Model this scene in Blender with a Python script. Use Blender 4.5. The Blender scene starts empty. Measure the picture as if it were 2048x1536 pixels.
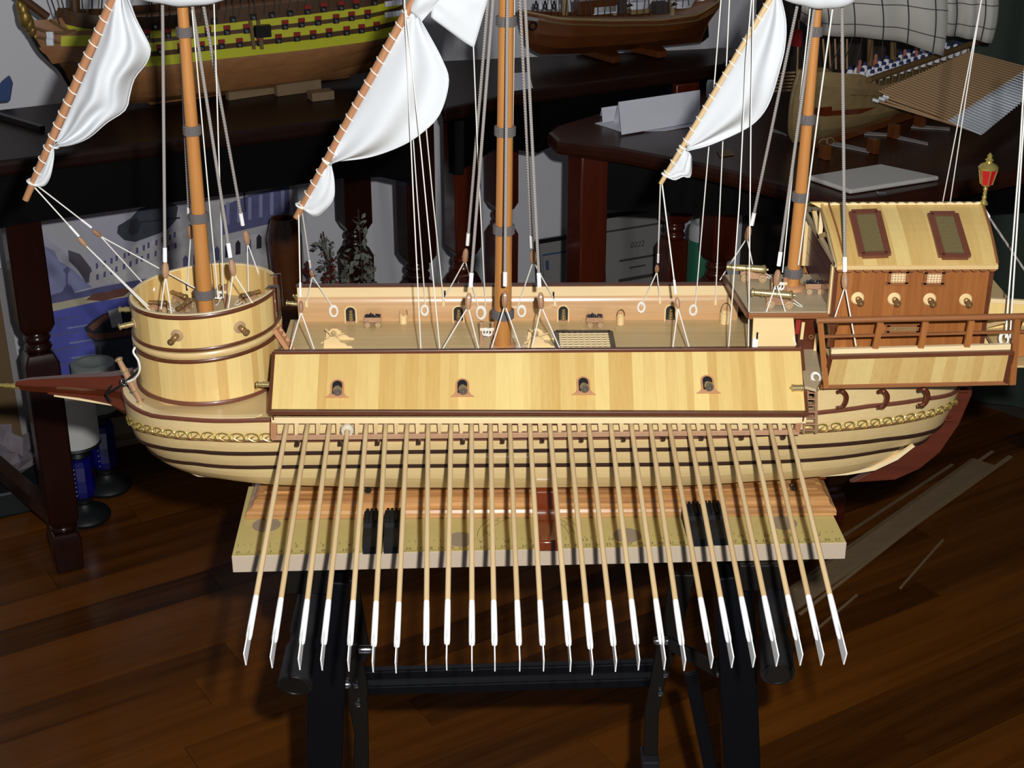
import bpy, math, random
from mathutils import Vector, Matrix, Euler
random.seed(7)
S = bpy.context.scene
COL = S.collection

# ------------------------------------------------------------------ camera
FPX, CAMH, PITCH, YAW = 3050.0, 1.56, math.radians(24.4), math.radians(0.75)
cam_data = bpy.data.cameras.new('camera'); cam = bpy.data.objects.new('camera', cam_data); COL.objects.link(cam)
cam_data.sensor_width = 36.0; cam_data.lens = 36.0 * FPX / 2048.0
cam_data.clip_start = 0.05; cam_data.clip_end = 50
cam.location = (0, 0, CAMH); cam.rotation_euler = (math.pi / 2 - PITCH, 0, -YAW)
S.camera = cam
# ------------------------------------------------------------------ world, flash, exposure
world = bpy.data.worlds.new('world'); S.world = world; world.use_nodes = True
bg = world.node_tree.nodes['Background']; bg.inputs[0].default_value = (0.80, 0.86, 1.0, 1); bg.inputs[1].default_value = 0.095
fl = bpy.data.lights.new('camera_flash', 'POINT'); fl.energy = 108.0; fl.color = (1.0, 0.995, 0.98); fl.shadow_soft_size = 0.011
flo = bpy.data.objects.new('camera_flash', fl); COL.objects.link(flo); flo.location = (0.055, 0.03, CAMH + 0.045)
S.view_settings.view_transform = 'Standard'; S.view_settings.look = 'None'
S.view_settings.gamma = 1.0; S.view_settings.use_curve_mapping = False; S.view_settings.exposure = 0.0

# ------------------------------------------------------------------ photo geometry -> place
CAMP = Vector((0, 0, CAMH))
_f = Vector((math.sin(YAW) * math.cos(PITCH), math.cos(YAW) * math.cos(PITCH), -math.sin(PITCH)))
_r = Vector((math.cos(YAW), -math.sin(YAW), 0)); _u = _r.cross(_f)
def ray(px, py): return _f + _r * ((px - 1024) / FPX) - _u * ((py - 768) / FPX)
def V(px, py, Y): d = ray(px, py); return CAMP + d * (Y / d.y)
def VZ(px, py, z): d = ray(px, py); return CAMP + d * ((z - CAMH) / d.z)
def VP(px, py, p0, n): d = ray(px, py); return CAMP + d * ((p0 - CAMP).dot(n) / d.dot(n))
def pix(p):
    q = p - CAMP; z = q.dot(_f); return 1024 + FPX * q.dot(_r) / z, 768 - FPX * q.dot(_u) / z
PXM = 1.5 / FPX      # metres per photo pixel at the ship
X3, Y3, Z3 = Vector((1, 0, 0)), Vector((0, 1, 0)), Vector((0, 0, 1))
def lerp(a, b, t): return a + (b - a) * t
def interp(pts, x):
    if x <= pts[0][0]: return pts[0][1]
    for (a, va), (b, vb) in zip(pts, pts[1:]):
        if x <= b: return va + (vb - va) * (x - a) / (b - a)
    return pts[-1][1]
def smooth_path(pts, n=8):
    """Catmull-Rom through the points"""
    out = []; P = [pts[0] * 2 - pts[1]] + list(pts) + [pts[-1] * 2 - pts[-2]]
    for i in range(1, len(P) - 2):
        a, b, c, d = P[i - 1], P[i], P[i + 1], P[i + 2]
        for k in range(n):
            t = k / n
            out.append(0.5 * ((2 * b) + (c - a) * t + (2 * a - 5 * b + 4 * c - d) * t * t + (3 * b - a - 3 * c + d) * t ** 3))
    out.append(pts[-1].copy()); return out
def resample(pts, n):
    L = [0.0]
    for a, b in zip(pts, pts[1:]): L.append(L[-1] + (b - a).length)
    out = []; j = 0
    for i in range(n):
        s = L[-1] * i / (n - 1)
        while j < len(L) - 2 and L[j + 1] < s: j += 1
        t = (s - L[j]) / max(1e-9, L[j + 1] - L[j]); out.append(lerp(pts[j], pts[j + 1], min(1, max(0, t))))
    return out

# ------------------------------------------------------------------ mesh collecting
OFF = {}
class MB:
    def __init__(s): s.v = []; s.f = []
    def add(s, vs, fs):
        o = len(s.v); s.v += [Vector(v) for v in vs]; s.f += [tuple(i + o for i in f) for f in fs]; return s
    def loft(s, rings, caps=True, closed=True):
        n = len(rings[0]); vs = [p for r in rings for p in r]; fs = []
        m = n if closed else n - 1
        for i in range(len(rings) - 1):
            for j in range(m):
                k = (j + 1) % n
                fs.append((i * n + j, i * n + k, (i + 1) * n + k, (i + 1) * n + j))
        if caps and closed:
            fs.append(tuple(range(n - 1, -1, -1))); b = (len(rings) - 1) * n; fs.append(tuple(range(b, b + n)))
        return s.add(vs, fs)
    def box(s, c, sz, R=None):
        c = Vector(c); h = Vector(sz) / 2; R = R or Matrix.Identity(3)
        lo = [c + R @ Vector((x * h.x, y * h.y, -h.z)) for x, y in ((-1, -1), (1, -1), (1, 1), (-1, 1))]
        hi = [p + R @ Vector((0, 0, 2 * h.z)) for p in lo]
        return s.loft([lo, hi])
    def prism(s, poly, vec):
        poly = [Vector(p) for p in poly]; vec = Vector(vec); return s.loft([poly, [p + vec for p in poly]])
    def bar(s, a, b, w, h, up=Z3):
        a = Vector(a); b = Vector(b); d = (b - a).normalized(); sd = d.cross(up)
        if sd.length < 1e-5: sd = d.cross(X3)
        sd.normalize(); u = sd.cross(d)
        q = lambda p: [p + sd * (w / 2) * x + u * (h / 2) * y for x, y in ((-1, -1), (1, -1), (1, 1), (-1, 1))]
        return s.loft([q(a), q(b)])
    def tube(s, path, r, n=8, caps=True):
        path = [Vector(p) for p in path]; m = len(path); rings = []; prev = None
        for i, p in enumerate(path):
            d = (path[min(i + 1, m - 1)] - path[max(i - 1, 0)])
            d = d.normalized() if d.length > 1e-9 else Z3.copy()
            if prev is None:
                a = d.cross(Z3); a = a if a.length > 1e-3 else d.cross(X3)
            else: a = prev - d * prev.dot(d)
            a.normalize(); prev = a; b = d.cross(a); rr = r[i] if isinstance(r, (list, tuple)) else r
            rings.append([p + (a * math.cos(t) + b * math.sin(t)) * rr for t in (2 * math.pi * k / n for k in range(n))])
        return s.loft(rings, caps)
    def lathe(s, prof, base, axis=Z3, n=16, caps=True, ref=None):
        base = Vector(base); d = Vector(axis).normalized()
        a = d.cross(Y3) if abs(d.y) < .9 else d.cross(X3)
        if ref is not None: a = Vector(ref) - d * Vector(ref).dot(d)
        a.normalize(); b = d.cross(a)
        rings = [[base + d * h + (a * math.cos(t) + b * math.sin(t)) * max(r, 1e-5) for t in (2 * math.pi * (k + .5) / n for k in range(n))] for r, h in prof]
        return s.loft(rings, caps)
    def ball(s, c, r, n=8, m=6, sc=(1, 1, 1)):
        c = Vector(c); rings = []
        for i in range(m + 1):
            t = math.pi * i / m; rings.append([c + Vector((r * sc[0] * math.sin(t) * math.cos(2 * math.pi * k / n), r * sc[1] * math.sin(t) * math.sin(2 * math.pi * k / n), r * sc[2] * math.cos(t))) for k in range(n)])
        return s.loft(rings, False)
    def torus(s, c, R, r, ax=Z3, n=20, m=6, sc=(1, 1), ref=None):
        c = Vector(c); d = Vector(ax).normalized(); a = d.cross(Y3) if abs(d.y) < .9 else d.cross(X3)
        if ref is not None: a = Vector(ref) - d * Vector(ref).dot(d)
        a.normalize(); b = d.cross(a)
        pts = [c + a * R * sc[0] * math.cos(2 * math.pi * i / n) + b * R * sc[1] * math.sin(2 * math.pi * i / n) for i in range(n)]
        vs = []; fs = []
        for i in range(n):
            t = (pts[(i + 1) % n] - pts[i - 1]).normalized(); e = t.cross(d)
            vs += [pts[i] + (e * math.cos(2 * math.pi * k / m) + d * math.sin(2 * math.pi * k / m)) * r for k in range(m)]
        for i in range(n):
            for k in range(m):
                i2 = (i + 1) % n; k2 = (k + 1) % m; fs.append((i * m + k, i2 * m + k, i2 * m + k2, i * m + k2))
        return s.add(vs, fs)
    def sheet(s, grid, th, nrm=None):
        """a thick sheet over a grid of points, thickness along the normal or a given vector"""
        R, Cn = len(grid), len(grid[0])
        def nm(i, j):
            if nrm is not None: return nrm
            a = grid[min(i + 1, R - 1)][j] - grid[max(i - 1, 0)][j]; b = grid[i][min(j + 1, Cn - 1)] - grid[i][max(j - 1, 0)]
            q = a.cross(b); return q.normalized() if q.length > 1e-12 else Y3
        top = [grid[i][j] for i in range(R) for j in range(Cn)]; bot = [grid[i][j] + nm(i, j) * th for i in range(R) for j in range(Cn)]
        N = R * Cn; fs = []
        for i in range(R - 1):
            for j in range(Cn - 1):
                a, b, c, d = i * Cn + j, i * Cn + j + 1, (i + 1) * Cn + j + 1, (i + 1) * Cn + j
                fs.append((a, b, c, d)); fs.append((N + d, N + c, N + b, N + a))
        edge = [j for j in range(Cn)] + [i * Cn + Cn - 1 for i in range(1, R)] + [(R - 1) * Cn + j for j in range(Cn - 2, -1, -1)] + [i * Cn for i in range(R - 2, 0, -1)]
        for k in range(len(edge)):
            a, b = edge[k], edge[(k + 1) % len(edge)]; fs.append((b, a, N + a, N + b))
        return s.add(top + bot, fs)
    def mesh(s, name, mat, off=None, smooth=True, ang=38):
        off = off or Vector()
        me = bpy.data.meshes.new(name); me.from_pydata([tuple(p - off) for p in s.v], [], s.f)
        me.update()
        import bmesh
        bm = bmesh.new(); bm.from_mesh(me); bmesh.ops.recalc_face_normals(bm, faces=bm.faces); bm.to_mesh(me); bm.free()
        if smooth: me.shade_smooth(); me.set_sharp_from_angle(angle=math.radians(ang))
        if mat: me.materials.append(M[mat])
        return me
    def build(s, name, mat, parent=None, smooth=True, ang=38, bevel=0, label=None, kind=None):
        off = OFF.get(parent, Vector()) if parent else Vector()
        org = Vector()
        if parent is None:       # a one-mesh thing: origin at its base
            xs = [p.x for p in s.v]; ys = [p.y for p in s.v]; zs = [p.z for p in s.v]
            org = Vector(((min(xs) + max(xs)) / 2, (min(ys) + max(ys)) / 2, min(zs)))
        o = bpy.data.objects.new(name, s.mesh(name, mat, off + org, smooth, ang)); COL.objects.link(o)
        o.location = org
        if parent: o.parent = parent
        OFF[o] = off + org
        if bevel:
            b = o.modifiers.new('bevel', 'BEVEL'); b.width = bevel; b.segments = 2; b.limit_method = 'ANGLE'; b.angle_limit = math.radians(40)
        if label: o['label'] = label
        if kind: o['kind'] = kind
        return o
def inst(me, name, parent, M4, label=None):
    o = bpy.data.objects.new(name, me); COL.objects.link(o); off = OFF.get(parent, Vector()) if parent else Vector()
    o.parent = parent; o.matrix_local = Matrix.Translation(-off) @ M4; OFF[o] = M4.translation.copy()
    if label: o['label'] = label
    return o
def tag(o, label, cat=None, group=None, kind=None):
    if label: o['label'] = label
    if cat: o['category'] = cat
    if group: o['group'] = group
    if kind: o['kind'] = kind
    return o
def thing(name, label, cat, loc, group=None):
    o = bpy.data.objects.new(name, None); o.empty_display_size = .02; COL.objects.link(o); o.location = loc; OFF[o] = Vector(loc)
    return tag(o, label, cat, group)
def frame(x, y, z, o):
    m = Matrix.Identity(4)
    for i, a in enumerate((x, y, z)):
        for j in range(3): m[j][i] = a[j]
    m.translation = o; return m

# ------------------------------------------------------------------ materials
M = {}
def srgb(r, g, b):
    f = lambda c: (c / 255 / 12.92) if c / 255 <= .04045 else ((c / 255 + .055) / 1.055) ** 2.4
    return (f(r), f(g), f(b), 1)
def base(name, rough=.5, metal=0, coat=0, spec=.5):
    m = bpy.data.materials.new(name); m.use_nodes = True; nt = m.node_tree; b = nt.nodes['Principled BSDF']
    b.inputs['Roughness'].default_value = rough; b.inputs['Metallic'].default_value = metal
    b.inputs['Coat Weight'].default_value = coat; b.inputs['Coat Roughness'].default_value = .12; b.inputs['Specular IOR Level'].default_value = spec
    M[name] = m; return m, nt, b
def N(nt, t, **k):
    n = nt.nodes.new(t)
    for a, v in k.items(): setattr(n, a, v)
    return n
def plain(name, col, rough=.5, metal=0, coat=0, noise=0.0, nscale=60, bump=0, spec=.5):
    m, nt, b = base(name, rough, metal, coat, spec)
    if not noise and not bump: b.inputs['Base Color'].default_value = col; return m
    tc = N(nt, 'ShaderNodeTexCoord'); nz = N(nt, 'ShaderNodeTexNoise'); nz.inputs['Scale'].default_value = nscale; nz.inputs['Detail'].default_value = 4
    nt.links.new(tc.outputs['Object'], nz.inputs['Vector'])
    mx = N(nt, 'ShaderNodeMix', data_type='RGBA')
    mx.inputs[6].default_value = tuple(c * (1 - noise) for c in col[:3]) + (1,); mx.inputs[7].default_value = tuple(min(1, c * (1 + noise)) for c in col[:3]) + (1,)
    nt.links.new(nz.outputs['Fac'], mx.inputs[0]); nt.links.new(mx.outputs[2], b.inputs['Base Color'])
    if bump:
        bp = N(nt, 'ShaderNodeBump'); bp.inputs['Strength'].default_value = bump; bp.inputs['Distance'].default_value = .001
        nt.links.new(nz.outputs['Fac'], bp.inputs['Height']); nt.links.new(bp.outputs['Normal'], b.inputs['Normal'])
    return m
def wood(name, dark, light, stretch=(1, 1, 1), scale=40, rough=.4, coat=.2, rnd=.5, contrast=.5, spec=.5, bump=.04):
    """grain stretched along one axis, each piece picks its own tone"""
    m, nt, b = base(name, rough, 0, coat, spec)
    tc = N(nt, 'ShaderNodeTexCoord'); mp = N(nt, 'ShaderNodeMapping'); mp.inputs['Scale'].default_value = stretch
    oi = N(nt, 'ShaderNodeObjectInfo'); mulv = N(nt, 'ShaderNodeVectorMath', operation='SCALE'); comb = N(nt, 'ShaderNodeCombineXYZ')
    nt.links.new(oi.outputs['Random'], comb.inputs[0]); nt.links.new(oi.outputs['Random'], comb.inputs[2]); nt.links.new(comb.outputs[0], mulv.inputs[0]); mulv.inputs['Scale'].default_value = 7.3
    addv = N(nt, 'ShaderNodeVectorMath', operation='ADD'); nt.links.new(tc.outputs['Object'], addv.inputs[0]); nt.links.new(mulv.outputs[0], addv.inputs[1])
    nt.links.new(addv.outputs[0], mp.inputs['Vector'])
    nz = N(nt, 'ShaderNodeTexNoise'); nz.inputs['Scale'].default_value = scale; nz.inputs['Detail'].default_value = 6; nz.inputs['Roughness'].default_value = .62; nz.inputs['Distortion'].default_value = .4
    nt.links.new(mp.outputs[0], nz.inputs['Vector'])
    a = N(nt, 'ShaderNodeMath', operation='MULTIPLY_ADD'); a.inputs[1].default_value = contrast * 2; a.inputs[2].default_value = .5 - contrast
    nt.links.new(nz.outputs['Fac'], a.inputs[0])
    r = N(nt, 'ShaderNodeMath', operation='MULTIPLY_ADD'); r.inputs[1].default_value = rnd; r.inputs[2].default_value = -rnd / 2
    nt.links.new(oi.outputs['Random'], r.inputs[0])
    sm = N(nt, 'ShaderNodeMath', operation='ADD', use_clamp=True); nt.links.new(a.outputs[0], sm.inputs[0]); nt.links.new(r.outputs[0], sm.inputs[1])
    mx = N(nt, 'ShaderNodeMix', data_type='RGBA'); mx.inputs[6].default_value = dark; mx.inputs[7].default_value = light
    nt.links.new(sm.outputs[0], mx.inputs[0]); nt.links.new(mx.outputs[2], b.inputs['Base Color'])
    if bump:
        bp = N(nt, 'ShaderNodeBump'); bp.inputs['Strength'].default_value = bump; bp.inputs['Distance'].default_value = .001
        nt.links.new(nz.outputs['Fac'], bp.inputs['Height']); nt.links.new(bp.outputs['Normal'], b.inputs['Normal'])
    return m
wood('pine_v', srgb(206, 164, 96), srgb(238, 212, 142), (1, 1, .06), 260, .42, .25, .75, .30)        # grain upright
wood('pine_y', srgb(206, 164, 92), srgb(240, 214, 140), (1, .1, .1), 260, .42, .25, .75, .30)        # grain down a slope
wood('pine_x', srgb(206, 172, 114), srgb(236, 210, 154), (.05, 1, 1), 260, .36, .4, .5, .35)          # grain along the ship
wood('pale_strip', srgb(226, 198, 146), srgb(244, 224, 180), (.05, 1, 1), 200, .4, .3, .3, .3)
wood('deck_wood', srgb(192, 164, 114), srgb(218, 192, 140), (.06, 1, 1), 200, .45, .2, .35, .4)
wood('deck_grey', srgb(178, 160, 128), srgb(204, 184, 148), (.06, 1, 1), 200, .5, .15, .3, .4)
wood('bulwark_wood', srgb(180, 134, 90), srgb(222, 184, 136), (.05, 1, 1), 160, .25, .6, .3, .45)
wood('walnut', srgb(74, 38, 22), srgb(112, 62, 36), (.08, 1, 1), 220, .35, .3, .25, .5)
wood('walnut_dark', srgb(40, 26, 20), srgb(70, 46, 32), (.08, 1, 1), 220, .3, .4, .2, .5)
wood('mahogany', srgb(66, 24, 12), srgb(104, 46, 22), (.1, 1, 1), 120, .25, .6, .2, .5)
wood('teak_x', srgb(118, 70, 38), srgb(160, 104, 62), (.06, 1, 1), 200, .35, .3, .25, .5)
wood('teak_v', srgb(134, 78, 36), srgb(178, 114, 58), (1, 1, .06), 260, .38, .25, .5, .5)
wood('mast_wood', srgb(176, 112, 54), srgb(204, 146, 82), (1, 1, .05), 240, .35, .35, .2, .5)
wood('yard_wood', srgb(160, 108, 72), srgb(190, 138, 98), (1, 1, .1), 240, .4, .2, .2, .5)
wood('oar_wood', srgb(200, 168, 120), srgb(226, 198, 150), (1, .05, 1), 240, .45, .15, .7, .3)
wood('peach_wood', srgb(184, 128, 88), srgb(208, 156, 114), (1, 1, 1), 120, .45, .15, .4, .4)
wood('block_wood', srgb(146, 106, 78), srgb(186, 146, 112), (1, 1, .2), 300, .5, .05, .6, .4)
wood('light_ply', srgb(222, 190, 132), srgb(242, 216, 162), (.2, 1, 1), 160, .5, .1, .3, .3)
wood('stand_wood', srgb(124, 76, 40), srgb(222, 168, 106), (.035, 1, 1), 150, .22, .7, .3, 1.0, bump=.1)
wood('red_wood', srgb(84, 30, 10), srgb(132, 58, 22), (1, .15, .15), 90, .15, .8, .2, .55)
wood('table_wood', srgb(24, 12, 9), srgb(46, 24, 17), (.15, 1, 1), 40, .4, .03, .2, .5, spec=.12)
wood('table_red', srgb(40, 18, 11), srgb(70, 32, 18), (.15, 1, 1), 40, .3, .12, .2, .5, spec=.2)
plain('apron_black', srgb(9, 8, 9), .4, spec=.15)
wood('table_leg_red', srgb(62, 20, 9), srgb(100, 38, 16), (1, 1, .06), 90, .22, .6, .2, .5)
wood('table_leg_dark', srgb(28, 11, 8), srgb(50, 20, 12), (1, 1, .06), 90, .25, .3, .2, .5, spec=.3)
wood('floor_wood', srgb(40, 18, 4), srgb(130, 74, 22), (.05, 1, 1), 30, .26, .14, .5, .60, spec=.25, bump=.02)
wood('bg_hull', srgb(130, 84, 48), srgb(178, 124, 78), (.06, 1, 1), 80, .4, .2, .3, .5)
wood('bg_hull_red', srgb(76, 38, 16), srgb(116, 64, 28), (.06, 1, 1), 80, .3, .4, .3, .5)
wood('bg_galley', srgb(136, 112, 72), srgb(184, 158, 110), (.06, 1, 1), 80, .5, .1, .3, .5)
wood('strip_wood', srgb(120, 98, 72), srgb(160, 134, 100), (.05, 1, 1), 60, .6, 0, .6, .4)
plain('brass', srgb(206, 186, 132), .30, .75, noise=.25, nscale=500)
plain('gold_chain', srgb(206, 186, 104), .28, .75, noise=.3, nscale=700)
plain('bronze', srgb(156, 126, 86), .36, .7, noise=.25, nscale=400)
plain('gunmetal', srgb(50, 46, 42), .35, .6)
plain('port_grey', srgb(118, 106, 94), .35, .5)
plain('rosewood', srgb(112, 64, 46), .4, coat=.2, noise=.15, nscale=200)
plain('rosette_tan', srgb(176, 146, 110), .5)
plain('iron_shot', srgb(30, 34, 48), .35, .3)
plain('steel', srgb(190, 190, 188), .25, 1.0)
plain('sail_cloth', srgb(214, 217, 220), .85, noise=.02, nscale=900, bump=.15, spec=.2)
plain('white_paint', srgb(250, 250, 250), .45)
plain('white_rope', srgb(236, 234, 226), .8, spec=.2)
plain('grommet', srgb(216, 206, 184), .5)
plain('grille_mesh', srgb(120, 108, 72), .45, .4)
plain('void_shade', srgb(22, 18, 15), .6)  # dark colour standing in for the shade inside openings
plain('red_enamel', srgb(176, 22, 30), .15, coat=.6)
plain('mdf', srgb(190, 172, 150), .8, noise=.03, nscale=300)
plain('board_top', srgb(198, 180, 114), .5, noise=.06, nscale=160)
plain('board_hole', srgb(150, 134, 112), .7)
plain('ruler_ink', srgb(96, 84, 34), .6)
plain('black_plastic', srgb(28, 29, 32), .5, noise=.2, nscale=120, spec=.3)
plain('black_metal', srgb(11, 13, 17), .28, .0, coat=.12, spec=.3)
plain('dark_metal', srgb(24, 21, 18), .4, .1, spec=.3)
plain('chrome', srgb(176, 180, 186), .22, 1.0)
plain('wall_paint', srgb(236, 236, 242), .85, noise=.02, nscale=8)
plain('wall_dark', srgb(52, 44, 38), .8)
plain('curtain_green', srgb(54, 64, 54), .85, noise=.15, nscale=14)
plain('skirting_paint', srgb(176, 160, 126), .5)
plain('paper', srgb(240, 240, 250), .8, noise=.02, nscale=30)
plain('paper_dim', srgb(150, 148, 146), .8)
plain('card_grey', srgb(214, 208, 200), .75, noise=.05, nscale=60)
plain('ink', srgb(70, 66, 62), .8)
plain('ink_blue', srgb(60, 84, 130), .8)
plain('frame_black', srgb(20, 18, 18), .35)
plain('frame_silver', srgb(164, 160, 158), .5)
plain('frame_wood', srgb(120, 92, 56), .5)
plain('green_jar', srgb(52, 120, 92), .25, coat=.4)
plain('white_cap', srgb(210, 212, 214), .5)
plain('wax_white', srgb(226, 226, 220), .55)
plain('wax_grey', srgb(150, 158, 150), .55)
plain('candle_iron', srgb(18, 20, 22), .5)
plain('blue_glass', srgb(8, 12, 110), .3, coat=.1)
plain('dark_box', srgb(26, 34, 36), .5)
plain('plastic_wrap', srgb(150, 140, 146), .3, noise=.3, nscale=40)
plain('leaf_grey', srgb(142, 146, 132), .8, noise=.3, nscale=80)
plain('leaf_red', srgb(110, 26, 22), .7)
plain('stem_brown', srgb(70, 54, 40), .8)
plain('yellow_paint', srgb(206, 206, 44), .5)
plain('red_lid', srgb(150, 34, 26), .5)
plain('port_black', srgb(18, 16, 16), .4)
plain('bg_wale', srgb(84, 54, 24), .5)
plain('gold_carve', srgb(150, 122, 60), .4, .6, noise=.4, nscale=200, bump=.6)
plain('bg_rope', srgb(70, 60, 54), .8)
plain('bg_sail', srgb(206, 202, 192), .85, noise=.06, nscale=20)
plain('sail_line', srgb(60, 60, 68), .8)
plain('bg_oar', srgb(182, 146, 106), .6)
plain('bg_blade', srgb(244, 248, 255), .4)
plain('figure_white', srgb(240, 242, 250), .7)
plain('figure_blue', srgb(34, 42, 96), .6)
plain('figure_skin', srgb(176, 110, 84), .7)
plain('flag_red', srgb(160, 22, 26), .7)
plain('paint_sky', srgb(206, 204, 220), .7, noise=.15, nscale=9)
plain('paint_sea', srgb(92, 98, 196), .6, noise=.5, nscale=22)
plain('paint_hill', srgb(156, 160, 204), .7, noise=.2, nscale=16)
plain('paint_building', srgb(216, 212, 216), .7, noise=.3, nscale=40)
plain('paint_shadow', srgb(104, 104, 152), .7, noise=.4, nscale=40)
plain('paint_smoke', srgb(100, 96, 108), .8, noise=.3, nscale=20)
plain('paint_quay', srgb(214, 204, 172), .7, noise=.2, nscale=30)
plain('paint_boat', srgb(126, 76, 62), .6, noise=.2, nscale=30)
plain('paint_dark', srgb(44, 42, 56), .7)
plain('paint_white', srgb(206, 206, 212), .7)
plain('paint_foliage', srgb(70, 76, 88), .8, noise=.4, nscale=40)

def rope_mat(name, c0, c1, scale):
    m, nt, b = base(name, .85, 0, 0, .2)
    tc = N(nt, 'ShaderNodeTexCoord'); wv = N(nt, 'ShaderNodeTexWave', bands_direction='DIAGONAL'); wv.inputs['Scale'].default_value = scale; wv.inputs['Distortion'].default_value = .6
    nt.links.new(tc.outputs['Object'], wv.inputs['Vector']); mx = N(nt, 'ShaderNodeMix', data_type='RGBA'); mx.inputs[6].default_value = c0; mx.inputs[7].default_value = c1
    nt.links.new(wv.outputs['Fac'], mx.inputs[0]); nt.links.new(mx.outputs[2], b.inputs['Base Color'])
    bp = N(nt, 'ShaderNodeBump'); bp.inputs['Strength'].default_value = .6; bp.inputs['Distance'].default_value = .0006
    nt.links.new(wv.outputs['Fac'], bp.inputs['Height']); nt.links.new(bp.outputs['Normal'], b.inputs['Normal'])
rope_mat('grey_rope', srgb(112, 106, 104), srgb(190, 182, 176), 260)
rope_mat('band_rope', srgb(86, 82, 82), srgb(136, 130, 128), 330)

# ================================================================== the room
AW = math.radians(25); E1 = Vector((math.cos(AW), math.sin(AW), 0)); E2 = Vector((-math.sin(AW), math.cos(AW), 0))
W0 = Vector((-1.055, 3.05, 0)); WCOR = W0 + E1 * 1.893
E3 = Vector((math.cos(math.radians(-47)), math.sin(math.radians(-47)), 0)); E3N = Vector((-E3.y, E3.x, 0))   # right wall
b = MB(); a0 = W0 - E1 * 1.6; b.prism([a0, WCOR + E1 * .1, WCOR + E1 * .1 + E2 * .08, a0 + E2 * .08], Z3 * 2.5)
tag(b.build('wall_back', 'wall_paint', smooth=False), 'white painted wall behind the tables', None, None, 'structure')
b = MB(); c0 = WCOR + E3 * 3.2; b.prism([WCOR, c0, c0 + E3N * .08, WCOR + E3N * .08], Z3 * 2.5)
tag(b.build('wall_right', 'wall_dark', smooth=False), 'dark umber wall at the right', None, None, 'structure')
# skirting along the back wall
b = MB(); q = W0 - E1 * 1.5 - E2 * .001; b.prism([q, q - E2 * .016, q - E2 * .016 + Z3 * .085, q - E2 * .010 + Z3 * .10, q + Z3 * .10], E1 * 3.35)
tag(b.build('baseboard_back', 'skirting_paint', smooth=False), 'cream skirting board along the back wall', None, None, 'structure')
b = MB(); q2 = q - E2 * .0165; b.prism([q2, q2 - E2 * .02, q2 - E2 * .016 + Z3 * .012, q2 + Z3 * .02], E1 * 3.35)
tag(b.build('trim_1', 'strip_wood', smooth=False), 'thin wooden quadrant strip where the floor meets the skirting', None, None, 'structure')
# floor: a base with single boards on it
FA = math.radians(31.5); F1 = Vector((math.cos(FA), math.sin(FA), 0)); F2 = Vector((-F1.y, F1.x, 0))
floor = MB().box((0, 2.6, -.03), (6, 4.6, .03)).build('floor', 'walnut_dark', smooth=False)
tag(floor, 'dark polished timber floor', None, None, 'structure')
rf = random.Random(11); PW = .083
for i in range(2, 46):
    v = .45 + i * PW; u = -2.6 + rf.random() * .9
    while u < 3.2:
        L = .7 + rf.random() * 1.1; c = F1 * (u + L / 2) + F2 * v
        if -1.9 < c.x < 2.1 and 1.35 < c.y < 4.3 and (c - W0).dot(E2) < .12 and (c - WCOR).dot(E3N) < .2 :
            me = MB().box((0, 0, 0), (L - .001, PW - .0012, .012)).mesh('floor_board', 'floor_wood', smooth=False)
            inst(me, 'floor_board', floor, frame(F1, F2, Z3, c + Z3 * (-.006 + rf.random() * .0002)))
        u += L
# curtain at the right edge
cp = []
for i in range(60):
    t = i / 59; p = Vector((1.02, 3.40, 0)) + E3 * (t * 1.5) - E3N * (.03 + .022 * math.sin(t * 55) + .01 * math.sin(t * 23 + 1)); cp.append(p)
b = MB(); b.sheet([[p + Z3 * z for p in cp] for z in (.05, .6, 1.0, 1.7, 2.4)], .003)
tag(b.build('curtain', 'curtain_green'), 'dark green curtain hanging at the right edge', 'curtain')

# ------------------------------------------------------------------ tables
def turned_leg(parent, x, y, ztop, w, mat):
    q = lambda h, z: [Vector((x, y, z)) + E1 * sx * h + E2 * sy * h for sx, sy in ((-1, -1), (1, -1), (1, 1), (-1, 1))]
    b = MB(); h = w / 2
    zn = ztop * .60
    b.loft([q(h, ztop), q(h, zn + .03), q(h * .72, zn + .012)])
    b.lathe([(h * .62, zn + .016), (h * .62, zn + .010), (h * .80, zn + .004), (h * .80, zn - .004), (h * .62, zn - .008), (h * .82, zn - .014), (h * .82, zn - .020), (h * .62, zn - .028)], (x, y, 0), n=16)
    b.loft([q(h * .72, zn - .026), q(h, zn - .045), q(h * .92, .115), q(h * .7, .10)])
    b.lathe([(h * .62, .102), (h * .86, .096), (h * .86, .088), (h * .62, .082)], (x, y, 0), n=16)
    b.loft([q(h * .72, .084), q(h * .9, .07), q(h * .82, .002)])
    return b.build('leg', mat, parent, bevel=.003)
def table(name, label, poly, z, th, legs, w, legmat, apron, inset=.05, topmat='table_wood'):
    c = sum(poly, Vector()) / len(poly); t = thing(name, label, 'table', (c.x, c.y, 0))
    b = MB(); b.prism([Vector((p.x, p.y, z - th)) for p in poly], Z3 * th); b.build('table_top', topmat, t, smooth=False, bevel=.008)
    if apron:
        ins = []
        for p in poly: d = Vector((c.x - p.x, c.y - p.y, 0)); ins.append(Vector((p.x, p.y, 0)) + d.normalized() * inset)
        for i in range(len(ins)):
            p0, p1 = ins[i], ins[(i + 1) % len(ins)]
            if (p1 - p0).length < .12: continue
            m = 12; d = (p1 - p0); nrm = Vector((-d.y, d.x, 0)).normalized() * .018; top = []; bot = []
            for k in range(m + 1):
                s = k / m; e = min(1, min(s, 1 - s) * d.length / .10); top.append(p0 + d * s + Z3 * (z - th)); bot.append(p0 + d * s + Z3 * (z - th - apron * (1.25 - .35 * e)))
            MB().sheet([top, bot], .018, nrm.normalized()).build('apron', 'apron_black', t, smooth=False)
    for x, y in legs: turned_leg(t, x, y, z - th, w, legmat)
    return t
ZT = .84
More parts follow.
